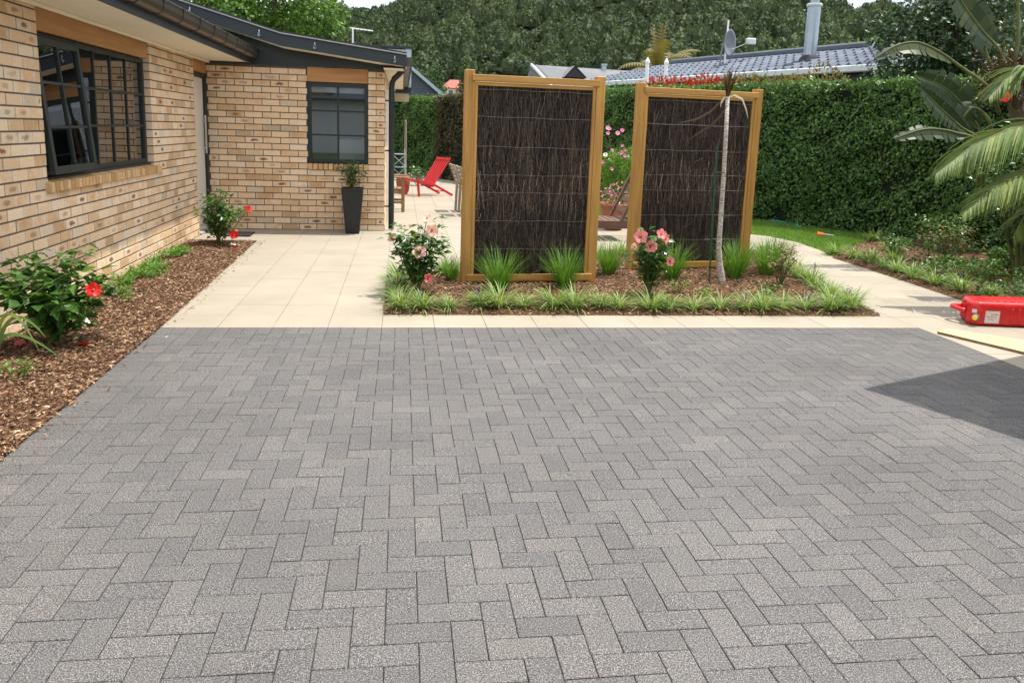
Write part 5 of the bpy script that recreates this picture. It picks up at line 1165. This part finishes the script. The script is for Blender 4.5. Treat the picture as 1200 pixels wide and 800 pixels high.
def cone(h, r, n, z0, seed):
    g_ = np.random.default_rng(seed); out = []
    for i in range(n): f = (i / n) ** 1.1; a = i * 2.4; rr = r * (1 - f) * g_.uniform(.4, .95); out.append(((math.cos(a) * rr, math.sin(a) * rr, z0 + f * (h - z0)), max(.22, r * .42 * (1 - f * .75))))
    return out
tree('conical_tree', 'dense conical green tree beyond the patio hedge', (1.55, 38, 0), 4.4, cone(4.2, 1.0, 40, .8, 3), 6000, .14, MT['conleaf'], .15, seed=12)
tree('conical_tree', 'distant light green conical tree just left of the grey roof', (4.45, 60, 0), 6.5, cone(6.4, 1.3, 40, 1, 4), 5000, .2, MT['conleaf'], .18, seed=13)
for i, (x, y, h, r, m, lab) in enumerate([(6.6, 66, 5.6, 1.5, 'brightleaf', 'yellow green bush tree beside the grey roofed house'), (2.6, 70, 6.0, 1.6, 'conleaf', 'dark rounded tree between the conical trees'), (.2, 62, 6.6, 1.6, 'conleaf', 'dark round tree above the slate gable'), (19.2, 41, 6.4, 1.7, 'conleaf', 'olive tree behind the tiled roof left of the flue'), (22.6, 44, 6.6, 1.5, 'brightleaf', 'light green tree behind the tiled roof right of the flue'), (17.6, 30.5, 5.5, .9, 'brightleaf', 'light green treetop at the right end of the tiled roof'), (14.5, 62, 6.5, 2.0, 'conleaf', 'dark tree behind the television palm')]):
    tree('garden_tree', lab.replace('television palm', 'far palm'), (x, y, 0), h, rblobs(22, (0, 0, h - r * 1.1), (r * .8, r * .8, r * .8), r * .42, 30 + i), 3800, .19, MT[m], .16, 'trees in neighbouring gardens', seed=40 + i)
# far palm
t = thing('far_palm', 'feathery palm rising behind the tiled roof', 'palm', (11.1, 36, 0)); G().tube([(0, 0, -.1), (0, 0, 2), (0, 0, 4.1)], [.16, .14, .12], 8).obj('trunk', MT['bark'], t)
V, F, RR = [], [], []
for i in range(20):
    az = i * 2.399; up = 1.45 if i < 3 else random.uniform(.35, 1.15); Ln = random.uniform(2.0, 2.7); p = Vector((0, 0, 4.1)); d = Vector((math.cos(az) * math.cos(up), math.sin(az) * math.cos(up), math.sin(up)))
    rv = random.random()
    for k_ in range(16):
        q = p + d * (Ln / 16); side = d.cross(Vector((0, 0, 1))); side = side.normalized() if side.length > .05 else Vector((1, 0, 0)); w_ = .42 * math.sin(math.pi * (k_ + 1.5) / 18) + .06
        for s in (-1, 1):
            b0 = len(V); tip = p + side * s * w_ + d * .28 + Vector((0, 0, -.22 * w_ * 2)); V += [p, q, tip]; F.append((b0, b0 + 1, b0 + 2)); RR.append(rv * .35 + .12 * random.random())
        p = q; d = (d + Vector((0, 0, -.10 if i >= 3 else -.01))).normalized()
link('fronds', mesh_np('fronds', [tuple(v) for v in V], F, {'rnd': RR}), MT['tan'], t, 'stuff')

# ------------------------------------------------------------------ neighbouring houses
ND = np.array([.343, -.939]); NN = np.array([.939, .343]); EC = np.array([9.25, 15.35]); ez, rz_, run = 2.98, 3.62, 2.25
nh = thing('tiled_roof_house', 'neighbouring house with blue grey tiled hip roof behind the hedge', 'house', (EC[0], EC[1], 0), math.atan2(-ND[1], -ND[0]))
# local x runs away along the eave (left in the picture), local y towards the house side is +/-: far side has y<0
ys = -1 if np.cross([-ND[0], -ND[1]], [NN[0], NN[1]]) < 0 else 1
LEN = 11.5; hipx = 2.15
def rz(yd): return ez + (rz_ - ez) * yd / run
VV, FF, RR = [], [], []; nb = 0; rowh = .33; tw = .25
for r_i in range(int(run / rowh)):
    y0, y1 = r_i * rowh, min(run, (r_i + 1) * rowh + .03); xs0 = hipx * y0 / run; xs1 = LEN - 2.15 * y0 / run; ncol = int((xs1 - xs0) / tw); off_ = (r_i % 2) * .0
    for c_i in range(ncol):
        x0 = xs0 + c_i * tw; rv = random.random()
        for s_i in range(4):
            fa, fb = s_i / 4, (s_i + 1) / 4; ha, hb_ = .045 * math.sin(math.pi * fa * 2) , .045 * math.sin(math.pi * fb * 2)
            xa_, xb_ = x0 + fa * tw, x0 + fb * tw
            VV += [(xa_, ys * y0, rz(y0) + ha + .05), (xb_, ys * y0, rz(y0) + hb_ + .05), (xb_, ys * y1, rz(y1) + hb_ + .008), (xa_, ys * y1, rz(y1) + ha + .008), (xa_, ys * y0, rz(y0) + ha), (xb_, ys * y0, rz(y0) + hb_)]
            FF += [(nb, nb + 1, nb + 2, nb + 3), (nb + 4, nb + 5, nb + 1, nb)]; RR += [rv, rv]; nb += 6
link('roof_tiles', mesh_np('roof_tiles', VV, FF, {'rnd': RR}), MT['rooftile'], nh, 'stuff')
g = G(); g.add([(0, 0, ez - .02), (LEN, 0, ez - .02), (LEN - 2.15, ys * run, rz_ - .02), (hipx, ys * run, rz_ - .02), (0, ys * run * 2, ez - .02), (LEN, ys * run * 2, ez - .02)], [(0, 1, 2, 3), (3, 2, 5, 4), (0, 3, 4), (1, 5, 2)]); g.obj('roof', MT['slateboard'], nh)
G().tube([(hipx, ys * run, rz_ + .04), (LEN - 2.15, ys * run, rz_ + .04)], .11, 8).obj('ridge_cap', MT['slateboard'], nh); G().tube([(0, 0, ez + .03), (hipx, ys * run, rz_ + .04)], .1, 8).obj('hip_cap', MT['slateboard'], nh)
G().box(-.05, LEN, min(0, -ys * .14), max(0, -ys * .14), ez - .12, ez + .02).obj('gutter', MT['palegutter'], nh, bevel=.02)
for i in range(12): G().box(.2 + i * .9, .225 + i * .9, min(-ys * .12, -ys * .148), max(-ys * .12, -ys * .148), ez - .125, ez + .022).obj('gutter_bracket', MT['bluegrey'], nh)
G().box(.02, LEN - .02, min(ys * .02, ys * .05), max(ys * .02, ys * .05), ez - .32, ez - .03).obj('fascia', MT['darkwall'], nh)
G().box(.6, LEN - .6, min(ys * .6, ys * (run * 2 - .6)), max(ys * .6, ys * (run * 2 - .6)), -.05, ez - .05).obj('wall', MT['creamwall'], nh)
def toN(p): v = np.array(p[:2]) - EC; return (float(v @ -ND), ys * float(v @ NN), p[2])
b0 = toN((9.20, 18.25, 3.2)); fz = rz(abs(b0[1]))
fl = G().tube([(b0[0], b0[1], fz - .05), (b0[0], b0[1], fz + 1.2)], .145, 16).obj('flue', MT['flue'], nh, smooth=False)
G().lathe([(.17, 0), (.18, .04), (.15, .07)], 16, (b0[0], b0[1], fz + 1.2)).obj('flue_cap', MT['palegutter'], fl); G().lathe([(.10, 0), (.10, .12), (.19, .13), (.19, .36), (.05, .40)], 16, (b0[0], b0[1], fz + 1.27)).obj('cowl', MT['flue'], fl); G().lathe([(.26, 0), (.2, .12), (.168, .16)], 16, (b0[0], b0[1], fz - .02)).obj('flashing', MT['darkwall'], fl)
dsh = thing('satellite_dish', 'grey satellite dish with arm standing on the tiled roof', 'satellite dish', (8.28, 21.3, rz(abs(toN((8.28, 21.3, 0))[1]))))
G().tube([(-.02, 0, 0), (.0, 0, .35), (.06, .05, .62)], .022, 6).obj('mast', MT['dish'], dsh)
V = []; F = []
for i in range(6):
    for k_ in range(20): a = 2 * math.pi * k_ / 20; r_ = .33 * i / 5; V.append((.14 + (.10 * (i / 5) ** 2) * .9, r_ * math.cos(a) * .95, .60 + r_ * math.sin(a) * 1.05))
for i in range(5): F += [(i * 20 + k_, i * 20 + (k_ + 1) % 20, i * 20 + 20 + (k_ + 1) % 20, i * 20 + 20 + k_) for k_ in range(20)]
do = link('reflector', mesh_np('reflector', V, F, smooth=True), MT['dish'], dsh); do.rotation_euler = (0, 0, R(-50)); sm = do.modifiers.new('thickness', 'SOLIDIFY'); sm.thickness = .012
G().tube([(.14, 0, .40), (.62, -.20, .62)], .012, 6).obj('feed_arm', MT['palegutter'], dsh); G().box(.58, .82, -.27, -.13, .58, .74).obj('feed_horn', MT['palegutter'], dsh, bevel=.02)
m = G().tube([(0, 0, 0), (.02, 0, 1.15)], .022, 6).obj('aerial_mast', MT['white']); m.location = (8.47, 21.5, rz(abs(toN((8.47, 21.5, 0))[1]))); tag(m, 'thin white aerial mast behind the satellite dish', 'mast')
for x, lab in ((6.22, 'white pole before the tiled roof, the left one'), (6.72, 'white pole before the tiled roof, the right one')):
    p_ = G().lathe([(.055, -.05), (.05, 3.28), (.06, 3.29), (.06, 3.34), (.008, 3.44)], 10).obj('white_pole', MT['white']); p_.location = (x, 21, 0); tag(p_, lab, 'pole', 'white poles before the tiled roof')
# grey metal roofed house
gh = thing('grey_roofed_house', 'far house with grey metal roof and small dark gable vent', 'house', (6.9, 45, 0))
RL = 13.0
G().add([(0, 0, 4.99), (RL, 3, 5.0), (RL, -4, 3.5), (.55, -4, 3.55), (0, 0, 4.95), (RL, 3, 4.96), (RL, 6.5, 3.5), (-.2, 4.5, 3.5)], [(0, 1, 2, 3), (4, 5, 6, 7)]).obj('roof', MT['greyroof'], gh)
for i in range(24):
    f = (i + .5) / 24; G().bar((RL * f, 3 * f, 5.01), (.55 + (RL - .55) * f, -4, 3.57), .04, .03).obj('roof_rib', MT['greyroof'], gh)
G().prism([(.55, 0), (.55, 3.4), (RL - .3, 3.3), (RL - .3, 0)], -3.6, -3.4, 'y').obj('wall', MT['darkwall'], gh)
G().add([(-.02, 0, 4.97), (.52, -4, 3.5), (-.75, -2.2, 3.5), (-.75, -2.2, 0), (.52, -4, 0)], [(0, 2, 1), (1, 2, 3, 4)]).obj('gable_wall', MT['darkwall'], gh)
G().bar((-.01, -.02, 4.98), (.56, -4.03, 3.55), .10, .14).obj('barge_board', MT['palegutter'], gh)
vt = G().prism([(1.35, 4.25), (2.45, 4.25), (1.85, 4.80)], -2.6, -1.0, 'y').obj('gable_vent', MT['darkwall'], gh); G().add([(1.3, -2.65, 4.25), (1.85, -2.65, 4.85), (1.85, -.8, 4.85), (1.3, -.8, 4.25), (2.5, -2.65, 4.25), (2.5, -.8, 4.25)], [(0, 1, 2, 3), (1, 4, 5, 2)]).obj('vent_roof', MT['greyroof'], vt)
G().lathe([(.14, 0), (.14, .35), (.18, .36), (.18, .45)], 10, (4.15, .6, 4.8)).obj('roof_vent', MT['flue'], gh)
# slate weatherboard gable
sg = thing('slate_gable_house', 'dark slate weatherboard gable beyond the patio hedge', 'house', (0, 34, 0))
for i in range(16):
    z0 = 2.2 + i * .115; xr = 1.39 - (z0 - 2.94) / .76 * .96; xl = -2.3 + (z0 - 2.5) * 1.25
    if xr > xl + .2: G().add([(xl, -.02, z0), (xr, -.02, z0), (xr - .1, 0, z0 + .115), (xl + .1, 0, z0 + .115)], [(0, 1, 2, 3)]).obj('weatherboard', MT['slateboard'], sg)
G().box(-2.2, 1.9, .01, 5, -.05, 2.6).obj('wall', MT['slateboard'], sg); G().prism([(-2.2, 2.5), (1.9, 2.5), (-.2, 4.18), (-2.2, 2.6)], .01, .1, 'y').obj('gable_wall', MT['slateboard'], sg)
G().bar((2.1, -.1, 2.42), (-.2, -.1, 4.25), .16, .12, (0, 0, 1)).obj('barge_board', MT['bluegrey'], sg)
G().add([(2.15, -.15, 2.45), (-.2, -.15, 4.32), (-.2, 6, 4.32), (2.15, 6, 2.45), (-2.4, -.15, 2.5), (-2.4, 6, 2.5)], [(0, 1, 2, 3), (1, 4, 5, 2)]).obj('roof', MT['bluegrey'], sg)
# red roofed house far away
rh = thing('red_roofed_house', 'tiny far house with red roof beyond the brown hedge', 'house', (3.9, 78, 0))
G().box(0, 3.2, 0, 4, -.05, 5.2).obj('wall', MT['creamwall'], rh)
G().add([(-.3, -.3, 5.15), (3.5, -.3, 5.15), (2.6, 2, 6.0), (.6, 2, 6.0), (-.3, 4.3, 5.15), (3.5, 4.3, 5.15)], [(0, 1, 2, 3), (3, 2, 5, 4), (0, 3, 4), (1, 5, 2)]).obj('roof', MT['redroof'], rh)
for x in (.3, 1.3, 2.3): w_ = G().box(x, x + .55, -.03, .0, 4.3, 5.0).obj('window', MT['white'], rh); G().box(x + .06, x + .49, -.045, -.031, 4.36, 4.94).obj('pane', MT['paneglass'], w_)
G().box(-.2, 3.4, -1.0, -.05, 3.95, 4.05).obj('balcony', MT['redroof'], rh); G().box(2.2, 2.5, 1.5, 1.8, 5.6, 6.4).obj('chimney', MT['white'], rh)

# ------------------------------------------------------------------ forested hill
def hill_h(az, Rr):
    sky_el = np.interp(az, [-60, -20, -5, -1, 3, 8, 14, 20, 25, 29, 33, 38, 48, 65], [5.2, 6.0, 6.5, 6.7, 8.2, 10.3, 11.0, 9.8, 8.3, 7.15, 7.1, 7.4, 7.8, 6.5])
    top = 380 * np.tan(np.radians(sky_el)); f = np.clip((Rr - 115) / 265, 0, 1); f = f * f * (3 - 2 * f) * .55 + f * .45
    return top * f + 3.0 * sn(az * .35, Rr * .02) * f
naz, nr = 70, 26; AZ = np.linspace(-60, 66, naz); RRs = np.linspace(100, 400, nr); V = []; F = []
for i, a in enumerate(AZ):
    for j, r_ in enumerate(RRs): hh = float(hill_h(a, r_)) + .8 if r_ <= 381 else float(hill_h(a, 380)) - (r_ - 380) * .4; V.append((r_ * math.sin(R(a)), r_ * math.cos(R(a)), hh - .3))
for i in range(naz - 1):
    for j in range(nr - 1): F.append((i * nr + j, (i + 1) * nr + j, (i + 1) * nr + j + 1, i * nr + j + 1))
hl = link('hill', mesh_np('hill', V, F, smooth=True), MT['hill'], None, 'structure')
nt = 4900; az = np.concatenate([rng.uniform(-7, 39, 4450), rng.uniform(-58, -7, 250), rng.uniform(39, 64, 200)]); rr = rng.uniform(165 ** 1.6, 388 ** 1.6, nt) ** (1 / 1.6); zb = hill_h(az, np.minimum(rr, 380))
C0 = np.stack([rr * np.sin(np.radians(az)), rr * np.cos(np.radians(az)), zb], 1)
VV, FF, RR = [], [], []; nb = 0
TM = []
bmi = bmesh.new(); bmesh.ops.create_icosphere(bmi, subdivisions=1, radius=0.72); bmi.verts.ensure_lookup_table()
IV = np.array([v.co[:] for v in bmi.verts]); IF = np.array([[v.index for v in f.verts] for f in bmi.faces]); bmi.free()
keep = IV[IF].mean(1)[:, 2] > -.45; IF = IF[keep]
for k_ in range(10):
    m = 115; d = unit(m); d[:, 2] = np.where(d[:, 2] < -.3, -d[:, 2], d[:, 2])
    lump = .82 + .22 * sn(d[:, 0] * 2.3 + k_, d[:, 1] * 2.3 + d[:, 2] * 1.7, s=k_) + .15 * sn(d[:, 0] * 5.5 + d[:, 2] * 4, d[:, 1] * 5.5 - d[:, 2] * 3, s=k_ + 3)
    if k_ % 3 == 0: lump *= np.clip(1.15 - .45 * d[:, 2], .5, 1.3)
    P = d * (lump * rng.uniform(.86, 1.08, m))[:, None]
    Rm = frames(unit(m), d + unit(m) * .22); v, f, nf = scatter(LEAF2, P - Rm[:, :, 0] * .1, Rm, rng.uniform(.20, .40, m), np.full(m, 1.3))
    TM.append((np.concatenate([IV, v]), np.concatenate([IF, f + len(IV)])))
nf = len(TM[0][1])
for i in range(nt):
    v, f = TM[i % 10]; big = rng.choice([1.1, 1.5, 1.9, 2.7]) * rng.uniform(.8, 1.2); tall = big * rng.uniform(.85, 1.8); a = rng.random() * 6.283; ca, sa = math.cos(a), math.sin(a)
    q = np.stack([(v[:, 0] * ca - v[:, 1] * sa) * big, (v[:, 0] * sa + v[:, 1] * ca) * big, v[:, 2] * tall + tall * .9 + 1.0], 1) + C0[i]
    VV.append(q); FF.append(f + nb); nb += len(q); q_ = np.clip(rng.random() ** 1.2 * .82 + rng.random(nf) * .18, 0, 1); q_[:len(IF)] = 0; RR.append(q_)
fo = link('forest', mesh_np('forest', np.concatenate(VV), np.concatenate(FF), {'rnd': np.concatenate(RR)}), MT['forest']); tag(fo, 'dense dark green bush covering the hill behind the houses', 'forest', kind='stuff')

# house across the street, mirrored in the windows
oh = thing('opposite_house', 'white weatherboard house across the street behind the viewpoint', 'house', (-12, -22, 0))
G().box(0, 13, -6, 0, -.05, 2.9).obj('wall', MT['white'], oh)
G().add([(-.5, .5, 2.85), (13.5, .5, 2.85), (10.5, -3, 4.6), (2.5, -3, 4.6), (-.5, -6.5, 2.85), (13.5, -6.5, 2.85)], [(0, 1, 2, 3), (3, 2, 5, 4), (0, 3, 4), (1, 5, 2)]).obj('roof', MT['slateboard'], oh)
for x in (1.0, 4.2):
    w_ = G().box(x, x + 1.8, .0, .06, .9, 2.2).obj('window', MT['darkwall'], oh); G().box(x + .08, x + 1.72, .061, .07, .98, 2.12).obj('pane', MT['paneglass'], w_)
d_ = G().box(11.3, 12.3, .0, .05, 0, 2.1).obj('door', MT['redroof'], oh)
